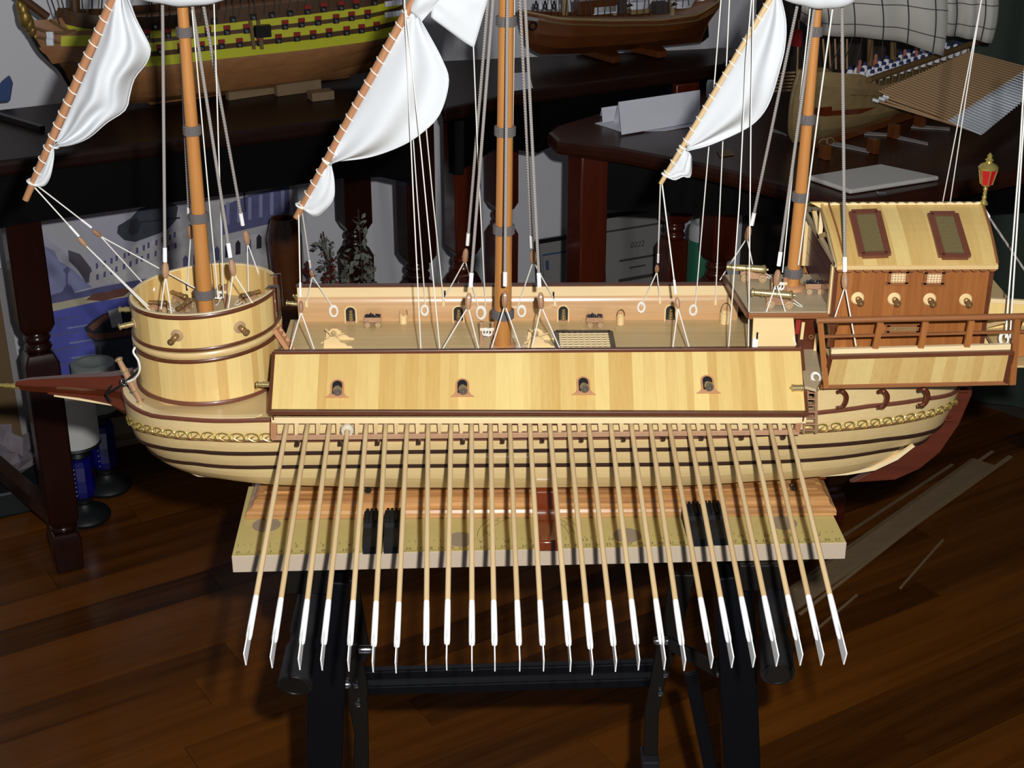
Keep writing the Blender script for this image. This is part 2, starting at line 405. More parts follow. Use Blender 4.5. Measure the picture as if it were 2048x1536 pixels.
ltp = [VZ(-230, 352, ZT), VZ(878, 214, ZT), VZ(842, 123, ZT), VZ(-230, 244, ZT)]
tl = table('sideboard_table', 'long dark table at left under the yellow-banded model ship', ltp, ZT, .028,
           [(-.835, 2.585), (-.155, 2.95), (-.30, 3.16), (-1.08, 2.86)], .062, 'table_leg_dark', .10, .045)
b = MB(); b.bar(Vector((-1.08, 2.86, .12)), Vector((-.835, 2.585, .10)), .028, .03); b.build('stretcher', 'table_leg_dark', tl, smooth=False)
mtp = [VZ(886, 218, ZT), VZ(1060, 180, ZT), VZ(1452, 128, ZT), VZ(1500, 91, ZT), VZ(858, 121, ZT)]
table('corner_table', 'dark table in the corner under the brown model sailing ship', mtp, ZT - .001, .028,
      [(-.062, 3.0), (.02, 3.30), (.40, 3.20), (.52, 3.50)], .058, 'table_leg_red', .085, .03)
ZR = .80
rtp = [VZ(1094, 263, ZR), VZ(1112, 281, ZR), VZ(1236, 297, ZR), VZ(1400, 328, ZR), VZ(1560, 368, ZR), VZ(1680, 402, ZR), VZ(1762, 398, ZR), VZ(2290, 292, ZR), VZ(2190, 222, ZR), VZ(1600, 140, ZR), VZ(1190, 226, ZR), VZ(1110, 250, ZR)]
tr = thing('writing_table', 'dark reddish table at right carrying the model galley with a fan of oars', 'table', (.6, 2.7, 0))
MB().prism([Vector((p.x, p.y, ZR - .03)) for p in rtp], Z3 * .03).build('table_top', 'table_red', tr, smooth=False, bevel=.01)
def apr(a, c, z0, z1): b = MB(); b.bar(a + Z3 * ((z0 + z1) / 2 - a.z), c + Z3 * ((z0 + z1) / 2 - c.z), .018, z1 - z0); b.build('apron', 'apron_black', tr, smooth=False)
lg1 = V(1176, 330, 2.80); lg2 = VZ(1652, 1050, 0); lg3 = Vector((.47, 3.02, 0)); lg4 = Vector((1.22, 2.82, 0))
for a, c in ((lg1, lg2), (lg2, lg4), (lg1, lg3), (lg3, lg4)): apr(a, c, ZR - .14, ZR - .03)
for p in (lg1, lg2, lg3, lg4): turned_leg(tr, p.x, p.y, ZR - .03, .058, 'table_leg_red')

# ------------------------------------------------------------------ things on the right table
def sheet_on(name, label, cat, px, z, th, mat, bev=0):
    return tag(MB().prism([VZ(x, y, z) for x, y in px], Z3 * th).build(name, mat, smooth=False, bevel=bev), label, cat)
sheet_on('writing_pad', 'flat grey writing pad lying near the front of the right table', 'pad', [(1615, 360), (1760, 336), (1878, 361), (1700, 389)], ZR + .001, .008, 'card_grey', .003)
sheet_on('paper_slip', 'small brown paper slip lying left of the writing pad', 'paper', [(1433, 302), (1462, 299), (1468, 310), (1440, 314)], ZR + .001, .001, 'frame_wood')
p = VZ(1762, 391, ZR); tag(MB().box(p + Z3 * .004, (.016, .006, .006)).build('metal_clip', 'steel', smooth=False, bevel=.001), 'tiny silver clip in front of the writing pad', 'clip')
p = VZ(1652, 306, ZR)
b = MB(); b.torus(p + Vector((-.006, 0, .018)), .008, .0009, Y3); b.torus(p + Vector((.008, .01, .018)), .007, .0009, Y3); b.tube([p + Z3 * .011, p + Z3 * 0.001], .0012, 6)
tag(b.build('brass_hook', 'brass'), 'small brass ring hook standing on the right table', 'hook')
def tent(px0, z0, name, label, ridge=.03):
    A, B, Cc, D = [VZ(x, y, z0) for x, y in px0]      # near-left, near-right, far-right, far-left
    R0 = (A + D) / 2 + Z3 * ridge; R1 = (B + Cc) / 2 + Z3 * ridge
    b = MB(); b.sheet([[A, B], [R0, R1]], .0012, (Z3 - Y3).normalized()); b.sheet([[R0, R1], [D, Cc]], .0012, (Z3 + Y3).normalized())
    return tag(b.build(name, 'paper', smooth=False), label, 'paper')
tent([(1243, 270), (1400, 243), (1395, 220), (1228, 244)], ZR + .0025, 'folded_paper', 'white sheet folded into a tent, nearest on the right table', .05)
tent([(1205, 246), (1310, 228), (1312, 217), (1200, 232)], ZR + .0025, 'folded_paper', 'white folded card behind the paper tent on the right table', .022)
sheet_on('paper_sheet', 'flat white sheet under the folded papers on the right table', 'paper', [(1190, 247), (1240, 263), (1330, 262), (1405, 250), (1390, 230), (1230, 238)], ZR + .0005, .0008, 'paper')
sheet_on('paper_note', 'white note lying at the front edge of the corner table', 'paper', [(1026, 182), (1066, 176), (1058, 145), (1026, 147)], ZT + .0005, .0008, 'paper')
b = MB(); p = V(1424, 186, 3.0); b.tube([p - X3 * .014, p + X3 * .02], .008, 12); 
pz = VZ(1424, 190, ZR); b = MB(); b.lathe([(.0, 0), (.009, .001), (.010, .03), (.008, .036), (0, .037)], VZ(1421, 196, ZR + .001), n=14)
tag(b.build('white_cap', 'white_cap'), 'small white cap standing left of the galley model', 'cap')

# ------------------------------------------------------------------ things below the tables
WP = W0 - E2 * .03; LEAN = (-E2 + Z3 * .12).normalized()
def on_wall(px, py, out=.03): return VP(px, py, W0 - E2 * out, E2)
def leaning_panel(name, label, cat, TL, TR, zb, th, mat):
    """upright panel below the line TL-TR, down to zb, foot kept away from the wall"""
    BL = Vector((TL.x, TL.y, zb)) - E2 * .05; BR = Vector((TR.x, TR.y, zb)) - E2 * .05
    n = (TR - TL).cross(BL - TL).normalized(); n = n if n.y < 0 else -n
    t = thing(name, label, cat, (BL + BR) / 2)
    MB().sheet([[TL, TR], [BL, BR]], th, -n).build('backing', mat, t, smooth=False)
    return t, TL, TR, BL, BR, n
def framed(t, TL, TR, BL, BR, n, w, mat, th=.012):
    for a, c in ((TL, TR), (TR, BR), (BR, BL), (BL, TL)):
        b = MB(); b.bar(a + n * .002, c + n * .002, th, w, up=((TL + BR) / 2 - (a + c) / 2).normalized()); b.build('frame_side', mat, t, smooth=False)
def on_panel(TL, TR, BL, n, u, v, o=.001): return TL + (TR - TL) * u + (BL - TL) * v + n * o
# painting: harbour view, standing on a low shelf
ZS = on_wall(100, 790, .05).z
TLp, TRp = on_wall(47, 446, .05), on_wall(586, 352, .05); TRp.z = TLp.z = (TLp.z + TRp.z) / 2
b = MB(); sa = W0 + E1 * .08 - E2 * .02; b.prism([sa, sa + E1 * .69, sa + E1 * .69 - E2 * .16, sa - E2 * .16], Z3 * .02)
for o in (.03, .64): b.prism([sa + E1 * o - E2 * .14, sa + E1 * (o + .02) - E2 * .14, sa + E1 * (o + .02), sa + E1 * o], -Z3 * (ZS - .022))
for i in range(len(b.v)): b.v[i].z += ZS - .021
tag(b.build('low_shelf', 'table_leg_dark', smooth=False), 'low dark shelf against the wall holding the harbour painting', 'shelf')
t, A, B, Cl, D, n = leaning_panel('harbour_painting', 'painting of a harbour with blue water standing below the left table', 'painting', TLp, TRp, ZS + .0062, .012, 'paint_sky')
framed(t, A, B, Cl, D, n, .010, 'frame_silver')
def patch(name, pts, mat, o): MB().prism([VP(x, y, A + n * o, n) for x, y in pts], n * .0004).build(name, mat, t, smooth=False)
patch('painted_light', [(70, 455), (150, 440), (190, 500), (160, 520), (110, 480)], 'paint_white', .0008)
patch('painted_hill', [(66, 510), (74, 496), (88, 492), (108, 502), (118, 522), (142, 536), (166, 558), (184, 574), (120, 592), (84, 604)], 'paint_hill', .0010)
patch('painted_smoke', [(136, 500), (160, 508), (182, 536), (188, 562), (172, 566), (156, 540), (138, 522)], 'paint_smoke', .0014)
patch('painted_buildings', [(178, 562), (180, 546), (200, 532), (204, 522), (222, 526), (240, 506), (262, 502), (266, 490), (300, 486), (322, 468), (352, 462), (360, 425), (400, 402), (440, 398), (578, 372), (578, 470), (560, 540), (356, 548), (190, 572)], 'paint_building', .0018)
patch('painted_tree', [(234, 466), (236, 452), (262, 436), (276, 420), (300, 410), (318, 408), (340, 404), (356, 414), (352, 440), (338, 456), (320, 466), (298, 474), (270, 484), (248, 480)], 'paint_foliage', .0024)
patch('painted_foliage', [(256, 462), (262, 440), (274, 436), (282, 448), (276, 466), (264, 472)], 'paint_dark', .0030)
patch('painted_awning', [(444, 412), (500, 390), (578, 370), (579, 440), (520, 452), (446, 470)], 'paint_shadow', .0024)
patch('painted_awning_light', [(452, 470), (520, 452), (579, 440), (579, 450), (520, 466), (452, 482)], 'paint_white', .0026)
rp_ = random.Random(17)
for i in range(26):
    x = 190 + (i % 13) * 13 + rp_.random() * 5; y = 560 - (i % 13) * 5.2 - (i // 13) * 22; patch('painted_window', [(x, y), (x + 4.5, y - 1), (x + 4.5, y - 12), (x, y - 11)], 'paint_shadow', .0028)
for i in range(10):
    x = 366 + i * 21; y = 540 - i * 6; patch('painted_arch', [(x, y), (x + 10, y - 2), (x + 10, y - 24), (x + 5, y - 30), (x, y - 23)], 'paint_dark' if i % 3 else 'paint_shadow', .0028)
for i in range(6):
    x = 452 + i * 22; y = 450 - i * 5; patch('painted_column', [(x, y), (x + 7, y - 1), (x + 7, y - 46), (x, y - 45)], 'paint_hill', .0028)
for pts in ([(322, 402), (326, 402), (334, 522), (331, 522)], [(486, 372), (489, 372), (492, 424), (489, 424)], [(272, 444), (360, 434), (360, 437), (272, 447)]): patch('painted_pole', pts, 'paint_dark', .0032)
patch('painted_bushes', [(86, 606), (104, 590), (124, 584), (134, 566), (142, 572), (150, 586), (200, 574), (300, 556), (300, 568), (190, 590), (90, 614)], 'paint_shadow', .0032)
patch('painted_palm', [(126, 540), (134, 533), (140, 540), (136, 548), (135, 570), (132, 570), (131, 548)], 'paint_shadow', .0034)
patch('painted_quay', [(80, 612), (190, 590), (300, 568), (420, 548), (560, 528), (560, 560), (280, 590), (84, 628)], 'paint_quay', .0034)
patch('painted_boats', [(172, 600), (186, 588), (214, 584), (244, 576), (262, 580), (248, 592), (204, 602)], 'paint_boat', .0038)
patch('painted_sea', [(82, 628), (190, 604), (280, 590), (560, 556), (572, 716), (98, 786)], 'paint_sea', .0040)
for i in range(9):
    y = 640 + i * 15; x = 96 + (i * 37) % 70; patch('painted_wave', [(x, y), (x + 60, y - 9), (x + 62, y - 7), (x + 4, y + 3)], 'paint_hill' if i % 2 else 'paint_shadow', .0044)
patch('painted_reflection', [(186, 684), (262, 672), (300, 690), (290, 730), (240, 742), (206, 726)], 'paint_foliage', .0046)
patch('painted_boat', [(168, 656), (186, 640), (206, 628), (232, 620), (268, 614), (300, 612), (300, 668), (262, 676), (190, 684), (176, 672)], 'paint_dark', .0050)
patch('painted_gunwale', [(176, 654), (206, 632), (236, 622), (238, 630), (206, 644), (186, 662)], 'paint_boat', .0054)
patch('painted_strake', [(172, 664), (190, 668), (262, 660), (262, 670), (192, 680), (178, 674)], 'paint_boat', .0054)
patch('painted_cabin', [(216, 622), (240, 614), (246, 650), (224, 656)], 'paint_white', .0058)
for x in (190, 202): patch('painted_figure', [(x, 692), (x + 8, 690), (x + 9, 712), (x + 2, 714)], 'paint_dark', .0056)
# second frame, seen edge-on left of the table leg
t2, A2, B2, C2, D2, n2 = leaning_panel('leaning_frame', 'pale frame leaning on the wall left of the table leg', 'picture frame', on_wall(-120, 560, .05), on_wall(-2, 538, .05), 0.001, .012, 'frame_wood')
framed(t2, A2, B2, C2, D2, n2, .016, 'frame_silver')
# certificates under the tables
def cert(label, tl, tr, zb, rows, border, logo=None, big=None):
    A, B = on_wall(*tl, .05), on_wall(*tr, .05); A.z = B.z = (A.z + B.z) / 2
    t, A, B, Cl, D, n = leaning_panel('certificate', label, 'certificate', A, B, zb, .010, 'paper_dim'); framed(t, A, B, Cl, D, n, .010, 'frame_black')
    w = (B - A); h = (Cl - A)
    def strip(u0, v0, u1, v1, nm, mat, o=.0012): MB().prism([on_panel(A, B, Cl, n, u, v, o) for u, v in ((u0, v0), (u1, v0), (u1, v1), (u0, v1))], n * .0004).build(nm, mat, t, smooth=False)
    for u0, v0, u1, v1 in ((.10, .10, .90, .112), (.10, .10, .108, .9), (.892, .10, .90, .9), (.10, .888, .90, .9)): strip(u0, v0, u1, v1, 'border_line', border)
    for u0, u1, v, s in rows: strip(u0, v, u1, v + s, 'text_line', 'ink')
    if logo: strip(.16, .15, .22, .22, 'emblem', 'ink_blue')
    if big:
        cu = bpy.data.curves.new('number', 'FONT'); cu.body = big; cu.size = .020; cu.extrude = .0002; cu.shear = .3; cu.align_x = 'CENTER'
        o = bpy.data.objects.new('number', cu); COL.objects.link(o); bpy.context.view_layer.update()
        me = bpy.data.meshes.new_from_object(o); bpy.data.objects.remove(o); me.materials.clear(); me.materials.append(M['ink'])
        ux = w.normalized(); uz = (-h).normalized(); inst(me, 'number', t, frame(ux, uz, n, on_panel(A, B, Cl, n, .5, .24, .0016)))
    return t
cert('framed certificate with a blue emblem left of the red table leg', (1072, 486), (1172, 465), .002, [(.2, .7, .36, .012), (.16, .78, .41, .008), (.3, .6, .47, .01), (.3, .66, .54, .014), (.2, .75, .62, .008), (.2, .75, .67, .008)], 'ink_blue', True)
cert('framed certificate numbered 0222 right of the red table leg', (1188, 440), (1352, 406), .002, [(.28, .72, .31, .014), (.4, .6, .37, .01), (.26, .74, .44, .022), (.2, .84, .52, .008), (.22, .8, .56, .008), (.24, .7, .60, .008), (.3, .66, .66, .008)], 'ink', False, '0222')
# tall green jar with a white rim
j = VZ(1410, 690, 0); j = Vector((V(1410, 500, 3.12).x, 3.12, 0)); zt = V(1410, 440, 3.12).z
t = thing('green_jar', 'tall green jar with white cap below the right table', 'jar', j)
MB().lathe([(.0, .001), (.036, .002), (.038, .02), (.038, zt - .05), (.036, zt - .04), (0, zt - .039)], j, n=24).build('body', 'green_jar', t)
MB().lathe([(.037, zt - .041), (.037, zt - .018), (.033, zt - .006), (.026, zt - .004), (.026, zt - .02), (0, zt - .02)], j, n=24).build('cap', 'white_cap', t)
# candle holders
def candle_holder(label, px, py, pc, pw, candle, clabel, rc):
    p = VZ(px, py, .0); zc = V(px, pc, p.y).z; zw = V(px, pw, p.y).z; t = thing('candle_holder', label, 'candle holder', (p.x, p.y, 0))
    MB().lathe([(.0, .001), (.050, .001), (.052, .008), (.048, .015), (.032, .022), (.021, .030), (.017, .038), (.021, .043), (.021, .048), (.015, .052), (0, .052)], p, n=28).build('base', 'candle_iron', t)
    b = MB(); L = zc - .030 - .050; b.lathe([(0, .050), (.016, .051), (.026, .058), (.028, .072), (.026, .050 + L / 2), (.028, .034 + L), (.025, .046 + L), (.016, .050 + L), (0, .050 + L)], p, n=10); b.build('glass_stem', 'blue_glass', t, smooth=False)
    for k in range(7): MB().ball(p + Vector((-.004, -.0270, .066 + k * (L - .034) / 6)), .0026, 8, 6).build('bead', 'chrome', t)
    MB().lathe([(0, zc - .032), (.018, zc - .032), (.022, zc - .026), (.018, zc - .018), (.042, zc - .006), (.050, zc), (.048, zc + .004), (0, zc)], p, n=24).build('cup', 'candle_iron', t)
    c = MB().lathe([(0, zc + .005), (rc, zc + .005), (rc, zw), (rc * .7, zw + .002), (rc * .5, zw - .004), (0, zw - .004)], p, n=24).build('candle', candle); tag(c, clabel, 'candle')
candle_holder('black candle holder with blue glass stem, nearest the table leg', 172, 1036, 886, 772, 'wax_white', 'thick white pillar candle beside the dark table leg', .048)
candle_holder('black candle holder with blue glass stem, behind the nearer one', 216, 976, 818, 726, 'wax_grey', 'greenish grey pillar candle under the bow of the model', .045)
b = MB(); p = VZ(10, 1010, 0); b.box(p + Z3 * .03, (.20, .12, .058), Matrix.Rotation(AW, 3, 'Z')); tag(b.build('dark_case', 'dark_box', smooth=False, bevel=.006), 'small dark case on the floor at the left edge', 'case')
b = MB(); rr = random.Random(3)
gr = []
for i in range(9):
    th_ = math.pi * i / 8; gr.append([p + Vector((.006, .02, .06)) + Vector((.07 * math.sin(th_) * math.cos(f), .05 * math.sin(th_) * math.sin(f), .075 * (1 - math.cos(th_)) / 2 * 1.3)) * (1 + .22 * math.sin(i * 2.3 + k * 1.9)) for k, f in enumerate([2 * math.pi * q / 14 for q in range(14)])])
for ring in gr:
    for q in ring: q.z = max(q.z, .0602)
b.loft(gr, False); tag(b.build('plastic_bag', 'plastic_wrap', smooth=False), 'crumpled grey plastic bag on the dark case', 'bag')
# dried plant
def plant(label, px, py_top, Y, zb, stems, leafmat, seed, spread, leaf=.008):
    r = random.Random(seed); top = V(px, py_top, Y); t = thing('dried_plant', label, 'plant', (top.x, Y, zb))
    for k, (dx, hf) in enumerate(stems):
        a = Vector((top.x + dx * .15, Y, zb)); c = Vector((top.x + dx, Y + (r.random() - .5) * .04, zb + (top.z - zb) * hf)); m = lerp(a, c, .5) + Vector(((r.random() - .5) * .02, 0, 0))
        path = smooth_path([a, m, c], 8); MB().tube(path, .0016, 5).build('stem', 'stem_brown', t)
        b = MB()
        for i in range(170):
            s = .30 + .70 * r.random() ** .8; p = path[min(int(s * 16), 16)]; wd = spread * (1.05 - s) + .006
            q = p + Vector((r.gauss(0, wd * .55), r.gauss(0, wd * .5), r.gauss(0, .01))); d = Vector((r.gauss(0, 1), r.gauss(0, 1), r.gauss(.6, 1))).normalized(); sd = d.cross(Vector((r.random(), r.random(), r.random() + .1))).normalized()
            l = leaf * (.6 + r.random() * .8)
            b.add([q, q + d * l * .5 + sd * l * .3, q + d * l, q + d * l * .5 - sd * l * .3 + d.cross(sd) * l * .15], [(0, 1, 2, 3)])
        o = b.build('foliage', leafmat, t, smooth=False); o['kind'] = 'stuff'
    return t
PY = 3.1
plant('dried grey bushy plant standing below the left table', 716, 420, PY, .02, [(0, 1), (-.035, .80), (.022, .80), (-.075, .92), (-.055, .62)], 'leaf_grey', 5, .05, .016)
plant('dark reddish dried flowers at the foot of the plant', 660, 500, PY - .05, .02, [(0, 1), (.04, .86), (-.05, .95)], 'leaf_red', 9, .03, .013)
plant('pale dried sprig beside the harbour painting', 582, 490, PY - .02, .02, [(0, 1), (-.03, .9)], 'leaf_grey', 12, .04, .016)
vb = V(572, 520, 3.0); vz = V(572, 436, 3.0).z
MB_ = MB().lathe([(0, .001), (.040, .001), (.052, .06), (.044, vz * .6), (.030, vz * .72), (.034, vz * .85), (.036, vz * .93), (.026, vz), (.020, vz), (.020, vz - .03), (0, vz - .03)], (vb.x, 3.0, 0), Z3, 24)
tag(MB_.build('floor_vase', 'bg_hull_red'), 'tall brown vase standing right of the harbour painting', 'vase')
# thin wooden strips lying on the floor at right
strips = [((1600, 1130), (1905, 930), .006), ((1620, 1150), (1945, 920), .006), ((1590, 1180), (1985, 904), .007), ((1575, 1205), (1968, 926), .05), ((1560, 1240), (2021, 914), .010), ((1600, 1230), (1960, 950), .006)]
names = ['thin pale wooden strip, uppermost of the bundle on the floor', 'thin wooden strip second from the top of the floor bundle', 'long wooden strip at the back of the broad plank on the floor', 'broad flat wooden plank within the bundle on the floor', 'longest wooden strip, lowest of the bundle on the floor', 'thin wooden strip lying on the broad floor plank']
for i, ((a, c, w), nm) in enumerate(zip(strips, names)):
    z = .0015 if i not in (1, 2, 4, 5) else (.0079 if i == 5 else .0047); A, B = VZ(*a, z), VZ(*c, z); b = MB(); b.bar(A + Z3 * .0015, B + Z3 * .0015, w, .003); tag(b.build('wood_strip', 'strip_wood', smooth=False), nm, 'strip', 'strips on the floor')
for a, c, nm in (((1801, 1176), (1886, 1080), 'short loose strip alone on the floor at right'), ((1630, 1262), (1714, 1190), 'short loose strip near the rightmost oar blades')):
    b = MB(); b.bar(VZ(*a, .0015), VZ(*c, .0015), .004, .003); tag(b.build('wood_strip', 'strip_wood', smooth=False), nm, 'strip', 'strips on the floor')

# ================================================================== folding workbench
BR_ = math.radians(1.7); BX = Vector((math.cos(BR_), math.sin(BR_), 0)); BY = Vector((-BX.y, BX.x, 0)); BO = VZ(463, 1112, .785); ZB = .785
BLEN = .612
def bp(u, v, z): return BO + BX * u + BY * v + Z3 * (z - BO.z)
bench = thing('workbench', 'black folding workbench with a ruler printed on its wooden jaw', 'workbench', bp(.3, .1, 0))
MB().prism([bp(0, 0, ZB - .019), bp(BLEN, 0, ZB - .019), bp(BLEN, .145, ZB - .019), bp(0, .145, ZB - .019)], Z3 * .0185).build('front_jaw', 'mdf', bench, smooth=False, bevel=.0006)
jt = MB().prism([bp(.0006, .0006, ZB - .0004), bp(BLEN - .0006, .0006, ZB - .0004), bp(BLEN - .0006, .1444, ZB - .0004), bp(.0006, .1444, ZB - .0004)], Z3 * .0004).build('jaw_face', 'board_top', bench, smooth=False)
MB().prism([bp(0, .17, ZB - .019), bp(BLEN, .17, ZB - .019), bp(BLEN, .30, ZB - .019), bp(0, .30, ZB - .019)], Z3 * .019).build('rear_jaw', 'board_top', bench, smooth=False, bevel=.0006)
for px, py in ((533, 1050), (921, 1079), (1254, 1071), (1566, 1046)):
    p = VZ(px, py, ZB); MB().lathe([(0, 0), (.0145, 0), (.0145, .0003), (0, .0003)], p, n=24).build('dog_hole', 'board_hole', bench, smooth=False)
# ruler print: ticks joined, numbers joined
tick = MB(); k = 0
while .004 + k * .0021 < BLEN - .004:
    u = .004 + k * .0021; L = .0075 if k % 10 == 0 else (.005 if k % 5 == 0 else .003); tick.prism([bp(u, .0012, ZB), bp(u + .0004, .0012, ZB), bp(u + .0004, .0012 + L, ZB), bp(u, .0012 + L, ZB)], Z3 * .0001)
    if k % 3 == 0: L2 = .006 if k % 12 == 0 else .003; tick.prism([bp(u, .0235, ZB), bp(u + .0004, .0235, ZB), bp(u + .0004, .0235 - L2, ZB), bp(u, .0235 - L2, ZB)], Z3 * .0001)
    k += 1
o = tick.build('ruler_ticks', 'ruler_ink', bench, smooth=False); o['kind'] = 'stuff'
def flat_text(body, u, v, size, ang=0):
    cu = bpy.data.curves.new('ruler_number', 'FONT'); cu.body = body; cu.size = size; cu.align_x = 'CENTER'
    o = bpy.data.objects.new('ruler_number', cu); COL.objects.link(o); bpy.context.view_layer.update(); me = bpy.data.meshes.new_from_object(o); bpy.data.objects.remove(o)
    me.materials.clear(); me.materials.append(M['ruler_ink'])
    x = BX * math.cos(ang) + BY * math.sin(ang); y = -BX * math.sin(ang) + BY * math.cos(ang)
    inst(me, 'ruler_number', bench, frame(x, y, Z3, bp(u, v, ZB + .00012)))
for i in range(0, 58): flat_text(str(i), .006 + i * .0105, .0048, .0062)
for i in range(1, 23): flat_text(str(i), .010 + i * .0262, .0145, .0066)
for c in (.268, .318):
    for rr in (.040, .046, .052):
        MB().tube([bp(.295 + rr * math.cos(a), .028 + rr * math.sin(a), ZB + .0001) for a in [math.pi * q / 30 for q in range(31)]], .00025, 4).build('protractor_arc', 'ruler_ink', bench) if c < .3 else None
for q in range(10): a = math.pi * (q + .5) / 10; flat_text(str(q * 10), .295 + .042 * math.cos(a), .028 + .042 * math.sin(a), .0038, a - math.pi / 2)
# black swivel pegs standing on the jaw
peg = MB(); w = .019
prof = [(.001, .0), (.001, .008), (.013, .012), (.030, .013), (.034, .016), (.050, .017), (.060, .016), (.060, .0)]
peg.loft([[Vector((x, y, z)) for y, z in prof] for x in (-w / 2, w / 2)])
for k in range(4): peg.box(((-1.5 + k) * .0042, .047, .0178), (.0026, .024, .003))
pm = peg.mesh('clamp_peg', 'black_plastic', smooth=False)
for k, (px, py, lab) in enumerate(((745, 1109, 'ribbed black bench peg, leftmost of the four on the jaw'), (787, 1108, 'ribbed black bench peg, second from the left on the jaw'), (1398, 1094, 'ribbed black bench peg, third from the left on the jaw'), (1440, 1092, 'ribbed black bench peg, rightmost of the four on the jaw'))):
    p = VZ(px, py, ZB); o = inst(pm, 'bench_peg', None, frame(BX, BY, Z3, p)); tag(o, lab, 'bench peg', 'swivel pegs on the workbench')
# frame below
def pb(px, py, Y): return V(px, py, Y)
def strut(name, a, c, w, h, mat='black_metal', up=Y3): return MB().bar(a, c, w, h, up).build(name, mat, bench, smooth=False, bevel=.002)
ext = lambda a, c, z: a + (c - a) * ((z - a.z) / (c.z - a.z))
for px in (620, 1515):      # jaw rails running back under the boards
    p = pb(px, 1150, 1.33); MB().box((p.x, 1.46, ZB - .019 - .016), (.045, .30, .031)).build('jaw_rail', 'dark_metal', bench, smooth=False, bevel=.002)
YL = 1.36
for a, c in (((660, 1150), (650, 1536)), ((1465, 1140), (1482, 1536))):
    A, B = pb(*a, YL), pb(*c, YL); B = ext(A, B, .012); strut('leg', A, B, .040, .028); MB().box(B - Z3 * .005, (.05, .06, .014)).build('leg_foot', 'black_plastic', bench, smooth=False, bevel=.003)
YR = 1.47
for a, c in (((668, 1200), (660, 1536)), ((1458, 1200), (1476, 1536))):
    A, B = pb(*a, YR), pb(*c, YR); A = ext(A, B, .735); B = ext(A, B, .012); strut('rear_leg', A, B, .036, .026, 'dark_metal'); MB().box(B - Z3 * .005, (.05, .06, .014)).build('leg_foot', 'black_plastic', bench, smooth=False, bevel=.003)
# cross beam of two folded flanges
for y0, y1 in ((1331, 1352), (1359, 1383)):
    A, B = pb(708, (y0 + y1) / 2 + 6, 1.40), pb(1330, (y0 + y1) / 2 - 12, 1.40); strut('cross_beam', A, B, .012, (y1 - y0) * .00052)
A, B = pb(708, 1362, 1.412), pb(1330, 1344, 1.412); strut('cross_beam', A, B, .006, .03)
# hinged lower links with bolts
def poly_link(pts, Y, th, mat='dark_metal'): MB().prism([pb(x, y, Y) for x, y in pts], Y3 * th).build('hinge_link', mat, bench, smooth=False, bevel=.0015)
poly_link([(690, 1290), (720, 1286), (735, 1372), (737, 1470), (738, 1600), (704, 1600), (708, 1470), (696, 1400)], 1.375, .006)
poly_link([(1318, 1270), (1350, 1280), (1328, 1380), (1318, 1430), (1316, 1512), (1286, 1512), (1290, 1420), (1304, 1345)], 1.375, .006)
MB().box(pb(1299, 1518, 1.385), (.020, .03, .014)).build('link_foot', 'black_plastic', bench, smooth=False, bevel=.002)
poly_link([(1325, 1272), (1452, 1332), (1460, 1352), (1440, 1360), (1330, 1298)], 1.368, .006)
poly_link([(730, 1292), (672, 1350), (672, 1368), (690, 1372), (740, 1310)], 1.368, .006)
poly_link([(1368, 1350), (1396, 1345), (1440, 1560), (1412, 1560)], 1.368, .006, 'black_metal')
poly_link([(1340, 1150), (1392, 1150), (1345, 1330), (1318, 1330)], 1.42, .008)
poly_link([(690, 1160), (715, 1160), (740, 1310), (715, 1330)], 1.42, .008)
for px, py in ((712, 1368), (716, 1406), (1331, 1347), (1321, 1384)):
    p = pb(px, py, 1.3745); MB().lathe([(0, .0), (.0042, 0), (.0042, .002), (.003, .004), (0, .0045)], p, -Y3, 12).build('bolt', 'chrome', bench)
for px, py, s in ((687, 1369, 1), (1447, 1348, -1), (731, 1299, 1), (1322, 1282, -1)):
    p = pb(px, py, 1.366); MB().lathe([(0, -.007), (.0048, -.007), (.0048, .005), (.0036, .008), (0, .008)], p, X3 * s, 14).build('pivot_pin', 'chrome', bench)
# clamp cranks: tapered tubes pointing at the viewer, round caps
for (tx, ty), (ex, ey), YA, YB in (((625, 1150), (590, 1371), 1.335, 1.22), ((1540, 1145), (1555, 1348), 1.335, 1.22)):
    A, B = pb(tx, ty + 18, YA), pb(ex, ey, YB); d = (B - A); Ln = d.length
    MB().lathe([(0, 0), (.012, 0), (.0135, .03), (.0145, Ln * .5), (.0125, Ln * .55), (.0125, Ln * .62), (.0155, Ln * .66), (.0168, Ln - .002), (.0165, Ln), (0, Ln)], A, d, 24).build('clamp_handle', 'black_plastic', bench)
    MB().lathe([(0, 0), (.0155, 0), (.0150, .0012), (.0128, .0014), (.0124, .0006), (0, .0006)], B + d.normalized() * .0001, d, 24).build('handle_cap', 'dark_metal', bench)
    MB().box(A + Vector((0, .03, .004)), (.03, .07, .022)).build('screw_housing', 'dark_metal', bench, smooth=False, bevel=.003)

# ================================================================== stand of the model
SX0, SX1 = VZ(492, 1041, ZB).x, VZ(1672, 1031, ZB).x; YF = 1.374; YBk = 1.52
stand = thing('display_stand', 'varnished wooden display base with moulded edge under the model ship', 'display stand', ((SX0 + SX1) / 2, 1.45, ZB))
sp = [(0, .0006), (0, .006), (.0015, .009), (.005, .0105), (.0065, .012), (.008, .0175), (.0125, .0205), (.018, .0215), (.018, .023)]
rings = []
for o, h in sp: rings.append([Vector((SX0 + o, YF + o, ZB + h)), Vector((SX1 - o, YF + o, ZB + h)), Vector((SX1 - o, YBk - o, ZB + h)), Vector((SX0 + o, YBk - o, ZB + h))])
MB().loft(rings).build('base_board', 'stand_wood', stand, ang=25)
ZSB = ZB + .023
